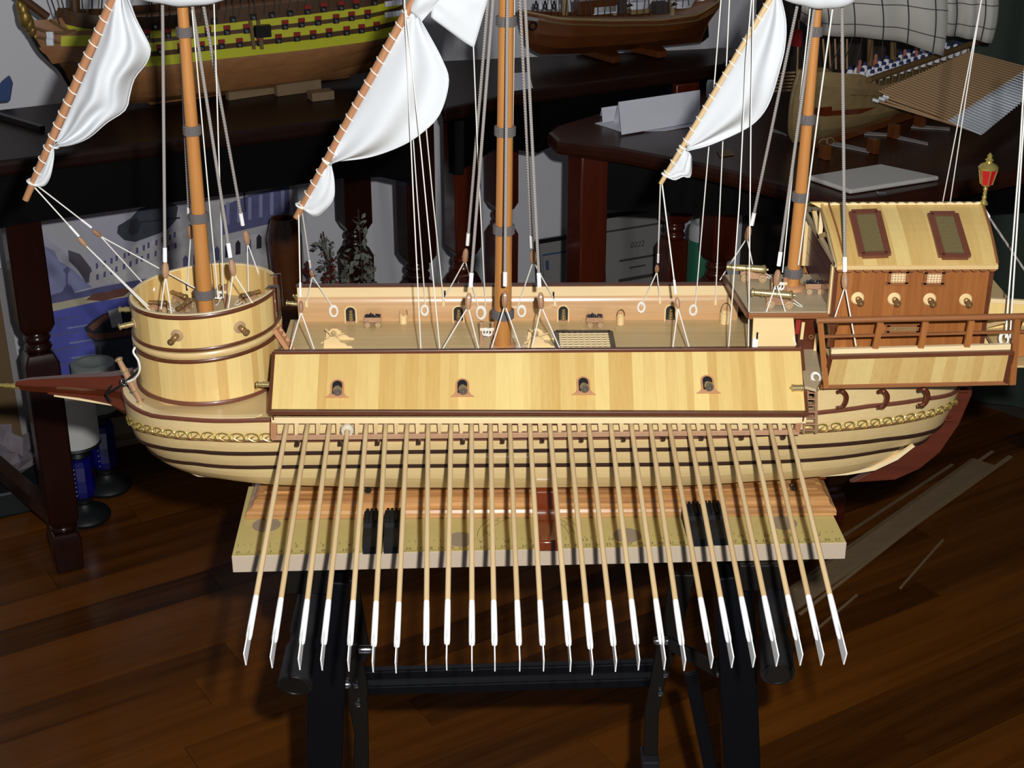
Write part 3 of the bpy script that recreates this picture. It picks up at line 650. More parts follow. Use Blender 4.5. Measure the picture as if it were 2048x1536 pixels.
# cradle crosspiece with a rounded profile, running out to the jaw edge
cx0, cx1 = V(1072, 1000, 1.38).x, V(1113, 1000, 1.38).x
cprof = [(1.306, ZB + .0006), (1.306, ZB + .010), (1.308, ZB + .012), (1.345, ZB + .013), (1.357, ZB + .016), (1.364, ZB + .023), (1.369, ZB + .030), (1.376, ZB + .036), (1.384, ZB + .040), (1.394, ZB + .040), (1.394, ZB + .024), (1.373, ZB + .024), (1.3725, ZB + .0006)]
MB().loft([[Vector((x, y, z)) for y, z in cprof] for x in (cx0, cx1)]).build('cradle_foot', 'red_wood', stand, smooth=True, ang=50, bevel=.0008)
for px in (560, 800, 1092, 1380, 1620):
    x = V(px, 960, 1.45).x; MB().prism([Vector((x, 1.412, ZSB)), Vector((x, 1.488, ZSB)), Vector((x, 1.476, ZSB + .010)), Vector((x, 1.424, ZSB + .010))], X3 * .008).build('cradle_block', 'red_wood', stand, smooth=False)
def small_chain(px, py, n, mat):
    for k in range(n):
        p = V(px, py + k * 7, 1.392); p.z = max(p.z, ZSB + .002); MB().torus(p + Vector((0, -k * .0012, 0)), .0023, .0007, (Y3 if k % 2 else X3), 12, 5, (1, 1.3), Z3).build('chain_link', mat, stand)
small_chain(737, 976, 4, 'gunmetal'); small_chain(1585, 962, 4, 'gunmetal')

# ================================================================== the model ship
YC = 1.45; BM = .106
ship = thing('model_galleass', 'wooden model galleass with three masts and a row of long oars', 'model ship', (V(1088, 900, YC).x, YC, ZSB + .011))
def shape(x, xb, xs, La=.15, Ls=.30):
    if x <= xb or x >= xs: return 0.0
    f = 1.0
    if x < xb + La: q = (xb + La - x) / La; f = min(f, max(0, 1 - q ** 2.4) ** .5)
    if x > xs - Ls: q = (x - xs + Ls) / Ls; f = min(f, max(0, 1 - q ** 2.2) ** .62)
    return f
class Level:
    def __init__(s, xbp, xsp, k, pts):
        s.xb = V(xbp, 800, YC).x; s.xs = V(xsp, 800, YC).x; s.k = k; zz = []
        for px, py in pts:
            Y = YC - BM * k
            for _ in range(8): p = V(px, py, Y); Y = YC - s.fb(p.x)
            zz.append((p.x, p.z))
        s.zz = sorted(zz)
    def fb(s, x): return BM * s.k * shape(x, s.xb, s.xs)
    def z(s, x): return interp(s.zz, x)
    def pts(s, side, n=56, u0=0, u1=1):
        out = []
        for i in range(n):
            u = u0 + (u1 - u0) * i / (n - 1); x = s.xb + (s.xs - s.xb) * (.5 - .5 * math.cos(math.pi * u)); out.append(Vector((x, YC + side * s.fb(x), s.z(x))))
        return out
L_rail = Level(254, 1913, 1.0, [(258, 806), (299, 829), (359, 836), (533, 839), (1100, 846), (1600, 828), (1741, 811), (1848, 797), (1905, 786)])
L_rub = Level(260, 1906, .995, [(266, 852), (299, 864), (330, 871), (419, 878), (539, 881), (1100, 876), (1600, 864), (1700, 857), (1800, 844), (1870, 828), (1898, 812)])
L_w1 = Level(270, 1890, .965, [(284, 880), (317, 891), (389, 899), (557, 904), (1000, 899), (1400, 895), (1500, 893), (1634, 889), (1768, 876), (1868, 858)])
L_w2 = Level(288, 1866, .90, [(323, 912), (389, 923), (557, 930), (1000, 927), (1400, 924), (1500, 921), (1660, 913), (1768, 897), (1845, 879)])
L_b1 = Level(310, 1850, .76, [(350, 932), (449, 955), (560, 967), (800, 972), (1000, 973), (1400, 967), (1500, 960), (1607, 953), (1700, 942), (1770, 922), (1815, 898)])
L_k = Level(380, 1790, .05, [(700, 985), (1400, 982)])
for q in (L_k,):
    zk = ZSB + .0105; q.zz = [(q.xb, zk + .016), (q.xb + .12, zk + .001), (q.xb + .2, zk), (q.xs - .2, zk), (q.xs - .10, zk + .003), (q.xs, zk + .024)]
hull = bpy.data.objects.new('hull', None); COL.objects.link(hull); hull.parent = ship; OFF[hull] = OFF[ship]
lv = [L_rail, L_rub, L_w1, L_w2, L_b1, L_k]
def between(la, lb, t, side, bul=0):
    a, c = la.pts(side), lb.pts(side); return [lerp(p, q, t) + Vector((0, side * bul * (abs(p.y - YC) / BM), -bul * .2)) for p, q in zip(a, c)]
for side in (-1, 1):
    bands = [(L_rail, L_rub, 0, .5, 0), (L_rail, L_rub, .5, 1, 0), (L_rub, L_w1, 0, 1, .0006), (L_w1, L_w2, 0, 1, .001), (L_w2, L_b1, 0, .5, .003), (L_w2, L_b1, .5, 1, .003), (L_b1, L_k, 0, .5, .006), (L_b1, L_k, .5, 1, .006)]
    for la, lb, t0, t1, bl in bands:
        rows = []
        for i in range(4):
            t = t0 + (t1 - t0) * i / 3; rows.append(between(la, lb, t, side, bl * math.sin(math.pi * t)))
        MB().sheet(rows, .0016).build('hull_plank', 'pine_x', hull, ang=60)
def strip_along(path, side, h, d, name, mat, parent, out=None, n=0):
    rings = []
    for i, p in enumerate(path):
        t = (path[min(i + 1, len(path) - 1)] - path[max(i - 1, 0)]); o = Vector((t.y, -t.x, 0)); o = o.normalized() if o.length > 1e-9 else Vector((0, -1, 0))
        if o.dot(Vector((p.x * 0, p.y - YC, 0))) < 0: o = -o
        if abs(p.y - YC) < .004: o = Vector((-1 if p.x < 0 else 1, 0, 0))
        rings.append([p + o * x + Z3 * y for x, y in ((-.001, -h / 2), (d * .8, -h / 2), (d, -h * .25), (d, h * .25), (d * .8, h / 2), (-.001, h / 2))])
    return MB().loft(rings).build(name, mat, parent, ang=50)
for side in (-1, 1):
    strip_along(L_rail.pts(side), side, .0042, .0022, 'sheer_rail', 'rosewood', hull)
    strip_along(L_rub.pts(side), side, .0030, .0022, 'rubbing_strake', 'rosewood', hull)
    strip_along(L_w1.pts(side), side, .0058, .0024, 'wale', 'walnut_dark', hull)
    strip_along(L_w2.pts(side), side, .0068, .0024, 'wale', 'walnut_dark', hull)
# covering board and side deck at rail height
nr, fr = L_rail.pts(-1), L_rail.pts(1)
MB().sheet([nr, [lerp(a, c, .5) for a, c in zip(nr, fr)], fr], .0014, Z3).build('side_deck', 'deck_wood', hull)
def inset(p, d): return Vector((p.x, p.y, p.z + .0015)) + (Vector((V(700, 800, YC).x if p.x < 0 else .33, YC, p.z)) - p).normalized() * d
for side in (-1, 1):
    a = [p for p in L_rail.pts(side) if p.x < V(545, 830, 1.35).x]; MB().sheet([[p + Z3 * .0015 for p in a], [inset(p, .010) for p in a]], .0012, Z3).build('covering_board', 'pale_strip', hull)
# keel, stern post and rudder
kz = ZSB + .0108
MB().prism([Vector((L_k.xb + .02, YC - .004, kz + .006)), Vector((L_k.xb + .10, YC - .004, kz)), Vector((L_k.xs - .12, YC - .004, kz)), Vector((L_k.xs - .02, YC - .004, kz + .008)), Vector((L_k.xs - .1, YC - .004, kz + .02)), Vector((L_k.xb + .1, YC - .004, kz + .02))], Y3 * .008).build('keel', 'red_wood', hull, smooth=False)
rp = [(1908, 775), (1948, 775), (1944, 820), (1918, 880), (1880, 935), (1840, 968), (1790, 990), (1700, 996), (1740, 975), (1800, 940), (1850, 890), (1890, 830)]
MB().prism([V(x, y - 30, YC - .004) for x, y in rp], Y3 * .008).build('rudder', 'mahogany', ship, smooth=False, bevel=.001)
for px, py in ((1912, 812), (1880, 870)):
    MB().tube([V(px, py - 30, YC - .006), V(px + 24, py - 30, YC - .006)], .0022, 8).build('rudder_pintle', 'mahogany', ship)
for pts in ([(1612, 952), (1690, 945), (1745, 934), (1790, 914), (1826, 890), (1830, 893), (1795, 920), (1750, 941), (1695, 950), (1640, 954)], [(360, 934), (400, 944), (452, 955), (446, 957), (395, 953), (368, 941)]):
    MB().prism([V(x, y, 1.402) for x, y in pts], Y3 * .004).build('bilge_strip', 'pale_strip', hull, smooth=False)
# ornamental chain: twisted links
lk = MB(); lk.torus((-.0008, 0, 0), .0047, .00055, Y3 + Z3 * .15, 20, 5, (1.55, 1), X3 + Z3 * .10)
lk.torus((.0012, -.0007, 0), .0040, .00055, Y3 - Z3 * .2, 18, 5, (1.45, .85), (X3 - Z3 * .45))
lf = [Vector((.0030 * math.cos(a), -.0010 - .0008 * math.sin(a * 2), .0009 * math.sin(a) + .0020 * math.cos(a))) for k, a in enumerate([2 * math.pi * i / 10 for i in range(10)])]
lk.prism(lf, (0, .0007, 0)); lkm = lk.mesh('chain_link', 'gold_chain', ang=60)
def chain(pxs, name):
    ch = bpy.data.objects.new(name, None); COL.objects.link(ch); ch.parent = ship; OFF[ch] = OFF[ship]
    mid = [lerp(a, c, .80) for a, c in zip(L_rail.pts(-1, 200), L_rub.pts(-1, 200))]
    a = [p for p in mid if pxs[0] <= pix(p)[0] <= pxs[1]]; m = max(3, int(sum((q - p).length for p, q in zip(a, a[1:])) / .0126)); rs = resample(a, m)
    for i, p in enumerate(rs):
        t = (rs[min(i + 1, m - 1)] - rs[max(i - 1, 0)]).normalized(); o = Vector((-t.y, t.x, 0)).normalized(); u = t.cross(o) * -1; u = u if u.z > 0 else -u
        inst(lkm, 'chain_link', ch, frame(t, o, u, p - o * .0022))
    return ch
chain((262, 538), 'ornamental_chain'); chain((1607, 1904), 'ornamental_chain')

# ------------------------------------------------------------------ near outrigger with sloping shield
Yt, Yb = 1.374, 1.318
TL, TR, BL, BR = V(548, 708, Yt), V(1603, 701, Yt), V(540, 826, Yb), V(1613, 829, Yb)
def empty_part(name, parent=None):
    o = bpy.data.objects.new(name, None); COL.objects.link(o); o.parent = parent or ship; OFF[o] = OFF[parent or ship]; return o
outr = empty_part('outrigger')
sn = (TR - TL).cross(BL - TL).normalized(); sn = sn if sn.z > 0 else -sn
def plank_sheet(TL, TR, BL, BR, n, nrm, th, mat, parent, seed, name='plank', gap=.00003, jit=.00006):
    r = random.Random(seed); cuts = [0]
    while cuts[-1] < 1: cuts.append(cuts[-1] + (1 / n) * (.6 + .8 * r.random()))
    cuts[-1] = 1; L = (TR - TL).length
    for a, c in zip(cuts, cuts[1:]):
        if c - a < .002: continue
        g = gap / L; j = nrm * (r.random() * jit)
        MB().loft([[lerp(TL, TR, a) + j, lerp(TL, TR, c - g) + j, lerp(BL, BR, c - g) + j, lerp(BL, BR, a) + j], [lerp(TL, TR, a) + j + nrm * th, lerp(TL, TR, c - g) + j + nrm * th, lerp(BL, BR, c - g) + j + nrm * th, lerp(BL, BR, a) + j + nrm * th]]).build(name, mat, parent, smooth=False)
plank_sheet(TL, TR, BL, BR, 46, sn, .0018, 'pine_y', outr, 21)
def trim(a, c, w, h, name='trim_bar', mat='walnut', parent=None, up=Z3): return MB().bar(a, c, w, h, up).build(name, mat, parent or outr, smooth=False, bevel=.0005)
o1 = sn * .0016
trim(TL + o1 + Y3 * .001, TR + o1 + Y3 * .001, .0052, .0050); trim(BL + o1, BR + o1, .0050, .0046); trim(TL + o1, BL + o1, .0032, .0042, up=sn); trim(TR + o1, BR + o1, .0032, .0042, up=sn)
# cream beam, slats and lower rail
a, c = V(543, 840, Yb + .005), V(1612, 840, Yb + .005); trim(a, c, .004, .0062, 'beam', 'pale_strip')
a, c = V(543, 874, Yb + .006), V(1598, 863, Yb + .006); trim(a, c, .0050, .0052, 'lower_rail', 'block_wood')
OT = [572, 614, 658, 695, 732, 771, 814, 856, 902, 943, 981, 1020, 1060, 1100, 1138, 1178, 1222, 1263, 1301, 1339, 1377, 1415, 1457, 1502, 1540, 1578]
for i in range(len(OT)):
    x = (OT[i] + OT[i + 1]) / 2 if i < len(OT) - 1 else 1600; f = (i + .5) / len(OT); yt = 845; yb = lerp(870, 859, f); sl = lerp(-5, 5, f) * .3
    MB().prism([V(x - 4.5, yt, Yb + .0045), V(x + 5, yt, Yb + .0045), V(x + 3.5 + sl, yb, Yb + .0045), V(x - 2.5 + sl, yb, Yb + .0045)], Y3 * .004).build('slat', 'oar_wood', outr, smooth=False)
for i in range(0, len(OT), 2):
    x = OT[i] + 24; f = i / len(OT); p = V(x, lerp(882, 866, f), Yb + .014); MB().box(p, (.004, .018, .003)).build('bracket', 'walnut_dark', outr, smooth=False)
MB().prism([V(541, 845, Yb + .003), V(553, 845, Yb + .003), V(553, 878, Yb + .003), V(541, 878, Yb + .003)], Y3 * .006).build('end_post', 'yard_wood', outr, smooth=False)
MB().prism([V(1592, 845, Yb + .003), V(1604, 845, Yb + .003), V(1600, 864, Yb + .003), V(1590, 864, Yb + .003)], Y3 * .006).build('end_post', 'yard_wood', outr, smooth=False)
zi = V(1000, 800, Yb + .03)
MB().box(((TL.x + TR.x) / 2, Yb + .042, .918), (TR.x - TL.x - .012, .003, .046)).build('inner_wall', 'deck_grey', outr, smooth=False)
for p, q in ((TL, BL), (TR, BR)):
    e = .0015 if p is TL else -.0015; MB().prism([p + X3 * e, q + X3 * e, Vector((q.x + e, q.y + .004, q.z - .012)), Vector((q.x + e, 1.40, q.z - .012)), Vector((p.x + e, 1.40, p.z - .004))], X3 * e).build('end_board', 'walnut', outr, smooth=False)
# gun barrel used everywhere
def barrel_mesh(name, L, r, mat):
    return MB().lathe([(0, -L * .08), (r * .35, -L * .07), (r * .3, -L * .03), (r * 1.0, 0), (r * 1.15, L * .02), (r * 1.15, L * .06), (r * .98, L * .08), (r * .92, L * .32), (r * 1.05, L * .33), (r * 1.05, L * .37), (r * .86, L * .39), (r * .78, L * .70), (r * .92, L * .71), (r * .92, L * .75), (r * .74, L * .77), (r * .70, L * .92), (r * .98, L * .95), (r * .98, L * .99), (r * .6, L), (r * .45, L), (r * .45, L * .93), (0, L * .93)], (0, 0, 0), X3, 12).mesh(name, mat)
bm_s = barrel_mesh('gun_barrel', .026, .0034, 'brass'); bm_b = barrel_mesh('gun_barrel', .026, .0034, 'bronze'); bm_deck = barrel_mesh('gun_barrel', .040, .0042, 'brass'); bm_port = barrel_mesh('gun_barrel', .022, .0034, 'port_grey')
def aim(p, d):
    d = Vector(d).normalized(); s = d.cross(Z3); s = s.normalized() if s.length > .01 else Y3.copy(); u = s.cross(d); return frame(d, u.cross(d), u, Vector(p))
def arch_pts(w, h, n=10, flare=0):
    pts = [(-w / 2 - flare, 0)] + ([(-w / 2 - flare * .35, h * .10), (-w / 2, h * .26)] if flare else [])
    pts += [(-w / 2 * math.cos(math.pi * i / n), h - w / 2 + w / 2 * math.sin(math.pi * i / n)) for i in range(n + 1)]
    pts += ([(w / 2, h * .26), (w / 2 + flare * .35, h * .10)] if flare else []) + [(w / 2 + flare, 0)]; return pts
sup = (TL - BL).normalized()
for px, py in ((674, 796), (925, 794), (1168, 790), (1417, 787)):
    p = VP(px, py, TL + sn * .0021, sn); po = empty_part('gun_port', ship)
    of = arch_pts(.0130, .0205, 12, .0052); 
    MB().prism([p + X3 * x + sup * y for x, y in of], sn * .0016).build('port_frame', 'peach_wood', po, smooth=False, bevel=.0003)
    MB().prism([p + X3 * x + sup * (y + .0035) + sn * .0017 for x, y in arch_pts(.0094, .0150, 12)], sn * .0003).build('port_shade', 'void_shade', po, smooth=False)  # thin dark plate, shade of the port painted on, no hole cut
    d = Vector((.12, -1, .05)); inst(bm_port, 'gun_barrel', po, aim(p + sup * .0104 - d.normalized() * .0190, d) @ Matrix.Scale(1.25, 4))
    q = p + sup * .0108 + d.normalized() * .0042; MB().lathe([(.0021, 0), (.0042, 0), (.0045, .0012), (.0040, .0026), (.0021, .0026)], q, d, 14, caps=False).build('muzzle_ring', 'brass', po)
for p, d in ((V(541, 769, 1.366), (-1, 0, .02)), (V(1608, 776, 1.336), (1, 0, 0))):
    inst(bm_s, 'gun_barrel', outr, aim(p - Vector(d) * .012, d))
# ------------------------------------------------------------------ main deck, bulwarks
ZD = V(1000, 640, 1.526).z; XD0 = V(560, 660, 1.45).x; XD1 = V(1640, 660, 1.45).x
deck = empty_part('main_deck'); r = random.Random(4); yy = 1.380
MB().box(((XD0 + XD1) / 2, YC, ZD - .004), (XD1 - XD0, .146, .003)).build('deck_bed', 'walnut_dark', deck, smooth=False)
while yy < 1.523:
    w = .0125; x = XD0
    while x < XD1:
        L = .16 + r.random() * .22; x2 = min(XD1, x + L); MB().box(((x + x2) / 2, yy + w / 2, ZD - .0012), (x2 - x - .0002, w - .0002, .0024)).build('deck_plank', 'deck_wood', deck, smooth=False); x = x2
    yy += w
bul = empty_part('bulwark'); xb0, xb1 = V(596, 600, 1.526).x, V(1476, 600, 1.526).x
zt = V(1000, 572, 1.526).z; zm = V(1000, 591, 1.526).z
prof = [(1.5245, ZD - .001), (1.5225, lerp(ZD, zm, .2)), (1.5210, lerp(ZD, zm, .5)), (1.5205, lerp(ZD, zm, .72)), (1.5225, lerp(ZD, zm, .93)), (1.5240, zm), (1.5300, zm), (1.5300, ZD - .001)]
MB().loft([[Vector((x, y, z)) for y, z in prof] for x in (xb0, xb1)]).build('bulwark_board', 'bulwark_wood', bul, ang=30)
MB().box(((xb0 + xb1) / 2, 1.5265, (zt + zm) / 2), (xb1 - xb0, .006, zt - zm)).build('top_strake', 'pale_strip', bul, smooth=False)
MB().box(((xb0 + xb1) / 2, 1.5275, zt + .0008), (xb1 - xb0 + .003, .0075, .0018)).build('cap_rail', 'walnut', bul, smooth=False)
far = empty_part('outrigger'); fTL, fTR = Vector((TL.x, 2 * YC - TL.y + .005, TL.z)), Vector((TR.x, 2 * YC - TR.y + .005, TR.z)); fBL, fBR = Vector((BL.x, 2 * YC - BL.y, BL.z)), Vector((BR.x, 2 * YC - BR.y, BR.z))
fn = Vector((sn.x, -sn.y, sn.z)); plank_sheet(fTL, fTR, fBL, fBR, 24, fn, .0018, 'pine_y', far, 31)
trim(fBL, fBR, .005, .0046, parent=far); trim(fBL - Z3 * .02, fBR - Z3 * .02, .005, .006, 'lower_rail', 'teak_x', far); MB().box(((TL.x + TR.x) / 2, 2 * YC - Yb - .042, .918), (TR.x - TL.x - .012, .003, .046)).build('inner_wall', 'deck_grey', far, smooth=False)
inst(bm_s, 'gun_barrel', far, aim(V(598, 611, 1.545) + X3 * .012, (-1, 0, .12)))
nb = empty_part('bulwark'); MB().box(((TL.x + TR.x) / 2, 1.3785, (ZD + TL.z) / 2), (TR.x - TL.x, .003, TL.z - ZD + .002)).build('bulwark_board', 'bulwark_wood', nb, smooth=False)
for px in (702, 917, 1126, 1340):
    p = V(px, 639, 1.5225); p.z = ZD; po = empty_part('gun_port', ship); W, Hh = .0130, .0192
    outer, inner = arch_pts(W, Hh, 14), arch_pts(W - .0028, Hh - .0014, 14)
    rings = []
    for (ox, oz), (ix, iz) in zip(outer, inner): rings.append([p + Vector((ox, -.0022, oz)), p + Vector((ix, -.0022, iz)), p + Vector((ix, .001, iz)), p + Vector((ox, .001, oz))])
    MB().loft(rings).build('port_frame', 'light_ply', po, smooth=False)
    MB().prism([p + Vector((x, -.0019, z)) for x, z in inner], Y3 * .001).build('port_shade', 'void_shade', po, smooth=False)  # solid plate coloured dark for the shade within the arch
    for k in range(4): MB().lathe([(.0, 0), (.0026 - .0003 * k, .0), (.0026 - .0003 * k, .0012), (0, .0016)], p + Vector((.0004, -.0024, .0040 + .0029 * k)), Z3 * .9 - Y3 * .4, 10).build('breech_ring', 'brass', po)
    MB().box(p + Vector((0, -.0030, .0012)), (W - .0032, .003, .0022)).build('port_sill', 'block_wood', po, smooth=False)

# ------------------------------------------------------------------ round forecastle
XCs = V(409, 588, YC).x; RC = (V(556, 588, YC).x - V(264, 588, YC).x) / 2
zf = lambda py: V(404, py, YC - RC).z
Z_rim, Z_m1, Z_m2, Z_base = zf(631), zf(701), zf(722), zf(812); TILT = .055
cas = empty_part('forecastle')
def cp_(th, R, z0, tilt=TILT): x = R * math.cos(th); return Vector((XCs + x, YC + R * math.sin(th), z0 + tilt * x))
def tz(f): return TILT * f
def staves(n, th0, th1, z0, t0, z1, t1, R, seed):
    r = random.Random(seed); cuts = [th0]; 
    while cuts[-1] < th1: cuts.append(cuts[-1] + (th1 - th0) / n * (.65 + .7 * r.random()))
    cuts[-1] = th1
    for a, c in zip(cuts, cuts[1:]):
        g = .0003; m = 3; rings = []
        for k in range(m): th = lerp(a, c - g, k / (m - 1)); rings.append([cp_(th, R, z0, t0), cp_(th, R - .0026, z0, t0), cp_(th, R - .0026, z1, t1), cp_(th, R, z1, t1)])
        MB().loft(rings).build('stave', 'pine_v', cas, ang=50)
OP0, OP1 = math.radians(17), math.radians(360 - 12)
staves(46, OP0, OP1, Z_m1, TILT, Z_rim, TILT, RC, 2); staves(44, 0, 2 * math.pi, Z_base, 0.0, Z_m2 + .002, TILT, RC - .0004, 3)
def ringband(z0, tilt, h, r0, r1, th0, th1, mat, name='hoop', rnd=True):
    rings = []; m = 72
    for k in range(m + 1):
        th = lerp(th0, th1, k / m); pr = [(r0, -h / 2), (r1 - h * .2, -h / 2), (r1, -h * .2), (r1, h * .2), (r1 - h * .2, h / 2), (r0, h / 2)]
        rings.append([cp_(th, a, z0 + z, tilt) for a, z in pr])
    return MB().loft(rings).build(name, mat, cas, ang=50)
ringband(Z_rim - .0020, TILT, .0046, RC - .0012, RC + .0016, math.radians(165), OP1, 'walnut')
ringband(Z_rim + .0003, TILT, .0014, RC - .0030, RC + .0004, OP0, OP1, 'pale_strip', 'rim')
ringband(Z_m1 + .0006, TILT, .0034, RC - .0012, RC + .0018, 0, 2 * math.pi, 'walnut'); ringband(lerp(Z_m1, Z_m2, .5), TILT, .0062, RC - .0030, RC + .0022, 0, 2 * math.pi, 'pine_x'); ringband(Z_m2 - .0006, TILT, .0038, RC - .0012, RC + .0020, 0, 2 * math.pi, 'walnut')
ringband(Z_base + .0022, 0, .0042, RC - .0012, RC + .0018, 0, 2 * math.pi, 'rosewood')
Z_fl = V(409, 598, YC + RC * .8).z
MB().loft([[cp_(2 * math.pi * k / 40, RC - .0028, Z_fl + z, TILT * .5) for k in range(40)] for z in (-.003, 0)]).build('castle_floor', 'deck_grey', cas, smooth=False)
MB().loft([[cp_(2 * math.pi * k / 40, RC - .0028, Z_base + z, 0) for k in range(40)] for z in (-.004, .001)]).build('castle_base', 'pine_x', cas, smooth=False)
for th in (OP0, OP1):
    a, c = cp_(th, RC - .001, Z_m1), cp_(th, RC - .001, Z_rim + .002); MB().bar(a, c, .004, .006, Y3).build('door_post', 'walnut', cas, smooth=False, bevel=.0006)
def railing(th, dz):
    a = cp_(th, RC + .0045, Z_m1 + .004); c = cp_(th, RC + .0045, Z_rim + .003 + dz); d = cp_(th, RC - .006, Z_rim + .003 + dz)
    MB().tube(smooth_path([a, lerp(a, c, .9), c - X3 * .001, d], 5), .0006, 6).build('hand_rail', 'steel', cas)
railing(OP1, 0); railing(OP1 + .05, 0); railing(OP0, 0)
bmr = MB().lathe([(0, 0), (.0030, 0), (.0062, .0002), (.0062, .0012), (.0050, .0018), (0, .0018)], (0, 0, 0), X3, 20).mesh('rosette', 'rosette_tan')
for th, mesh in ((-152, bm_s), (-102, bm_b), (-54, bm_b), (176, bm_s)):
    th = math.radians(th); d = Vector((math.cos(th), math.sin(th), -.05)); p = cp_(th, RC, lerp(Z_rim, Z_m1, .55)); inst(bmr, 'rosette', cas, aim(p, d)); inst(mesh, 'gun_barrel', cas, aim(p - d * .010, d))
# stern-facing ladder down to the deck
lad = empty_part('ladder'); a0, c0 = V(553, 646, 1.44), V(592, 700, 1.44); a0.y = c0.y = 1.43; c0.z = ZD
for dy in (-.008, .008): MB().bar(a0 + Y3 * dy, c0 + Y3 * dy, .0016, .0046).build('ladder_side', 'peach_wood', lad, smooth=False)
for k in range(6): p = lerp(a0, c0, (k + .5) / 6); MB().box(p, (.0050, .016, .0012)).build('step', 'peach_wood', lad, smooth=False)
# beak, its cream rib and golden tip
bk = empty_part('beak')
def prof_solid(top, bot, hw, name, mat, parent, Y=YC):
    rings = []
    for (tx, ty), (bx, by), w in zip(top, bot, hw):
        a, c = V(tx, ty, Y), V(bx, by, Y); m = lerp(a, c, .45); rings.append([a + Y3 * w * .45, m + Y3 * w, c + Y3 * w * .35, c - Y3 * w * .35, m - Y3 * w, a - Y3 * w * .45])
    return MB().loft(rings).build(name, mat, parent, ang=30)
prof_solid([(32, 762), (60, 757), (140, 752), (220, 748), (262, 742)], [(32, 776), (60, 781), (140, 786), (215, 792), (268, 806)], [.0035, .006, .009, .014, .020], 'beak_beam', 'mahogany', bk)
prof_solid([(95, 783), (160, 787), (220, 790), (262, 796)], [(100, 789), (160, 796), (225, 810), (272, 836)], [.003, .005, .010, .016], 'beak_cheek', 'mahogany', bk, YC - .004)
prof_solid([(108, 790), (160, 796), (225, 806)], [(110, 793), (160, 801), (226, 811)], [.002, .003, .004], 'beak_rib', 'pale_strip', bk, YC - .008)
tp = V(36, 773, YC); MB().lathe([(0, 0), (.0030, 0), (.0026, .004), (.0030, .006), (.0022, .010), (.0026, .013), (.0018, .018), (.0020, .021), (.0008, .030), (0, .031)], tp + X3 * .002, Vector((-1, 0, .08)), 12).build('beak_tip', 'gold_chain', bk)
# anchor at the bow
an = empty_part('anchor'); YA = 1.395
A, B = V(236, 716, YA), V(281, 803, YA); d = B - A
MB().tube([A, lerp(A, B, .5), B], [.0026, .0036, .0026], 8).build('stock', 'block_wood', an)
for f in (.02, .27, .72, .97): p = lerp(A, B, f); MB().lathe([(.0030, 0), (.0041, 0), (.0041, .0016), (.0030, .0016)], p, d, 12, caps=False).build('stock_band', 'brass', an)
MB().tube(smooth_path([V(276, 742, YA - .004), V(245, 768, YA - .002), V(214, 787, YA + .004)], 6), .0013, 8).build('shank', 'gunmetal', an)
MB().tube(smooth_path([V(224, 770, YA), V(214, 787, YA + .004), V(222, 804, YA + .004)], 6), [.0006] + [.0012] * 11 + [.0006], 8).build('fluke_arm', 'gunmetal', an)
MB().torus(V(248, 764, YA - .004), .0032, .0007, Y3 + X3 * .4).build('anchor_ring', 'steel', an)
MB().tube(smooth_path([V(270, 694, 1.385), V(267, 705, 1.383), V(277, 722, 1.382), V(279, 742, 1.384), V(268, 758, 1.389), V(252, 764, 1.392)], 6), .0011, 8).build('anchor_rope', 'white_rope', an)

# ------------------------------------------------------------------ quarterdeck platform
YQ = 1.385; zq = V(1499, 624, YQ).z
qd = empty_part('quarterdeck'); xqL = V(1499, 624, YQ).x; xqB = VZ(1450, 549, zq).x; yqB = VZ(1450, 549, zq).y
YW = 1.378; xL, xR = V(1664, 620, YW).x, V(1971, 620, YW).x
n = 9
for k in range(n):
    t0, t1 = k / n, (k + 1) / n; y0, y1 = lerp(YQ, yqB, t0), lerp(YQ, yqB, t1) - .0001
    MB().prism([Vector((lerp(xqL, xqB, t0), y0, zq - .003)), Vector((xL + .004, y0, zq - .003)), Vector((xL + .004, y1, zq - .003)), Vector((lerp(xqL, xqB, t1), y1, zq - .003))], Z3 * .003).build('deck_plank', 'deck_grey', qd, smooth=False)
MB().bar(Vector((xqL - .001, YQ - .0015, zq - .0036)), Vector((xL + .003, YQ - .0015, zq - .0036)), .003, .0058).build('deck_edge', 'teak_x', qd, smooth=False, bevel=.0005)
MB().bar(Vector((xqL - .001, YQ, zq - .0036)), Vector((xqB - .001, yqB, zq - .0036)), .003, .0056).build('deck_edge', 'walnut', qd, smooth=False)
# wall below it, side panel, little doors, walkway
MB().box(((V(1600, 660, 1.40).x + xL) / 2, 1.455, (ZD + zq) / 2 - .002), (xL - V(1600, 660, 1.40).x, .10, zq - ZD - .004)).build('lower_cabin', 'mahogany', qd, smooth=False)
MB().prism([V(1507, 637, 1.3765), V(1587, 637, 1.3765), V(1592, 694, 1.3765), V(1504, 694, 1.3765)], Y3 * .003).build('side_panel', 'light_ply', qd, smooth=False)
for px, py in ((1607, 645), (1634, 668)):
    MB().prism([V(px - 3, py, 1.3985), V(px + 3, py, 1.3985), V(px - 1, py + 34, 1.3985), V(px - 7, py + 34, 1.3985)], Y3 * .0015).build('door_frame', 'light_ply', qd, smooth=False)
MB().prism([V(1592, 640, 1.3990), V(1602, 640, 1.3990), V(1598, 668, 1.3990), V(1590, 668, 1.3990)], Y3 * .001).build('door', 'red_lid', qd, smooth=False)
MB().torus(V(1622, 674, 1.3975), .0020, .0005, Y3).build('door_ring', 'brass', qd)
zw = TR.z - .012
wk = [VZ(1588, 648, zw), VZ(1606, 652, zw), VZ(1646, 722, zw), VZ(1646, 752, zw), VZ(1632, 778, zw), VZ(1610, 772, zw), VZ(1600, 700, zw)]
MB().prism([p - Z3 * .003 for p in wk], Z3 * .003).build('walkway', 'deck_grey', qd, smooth=False)
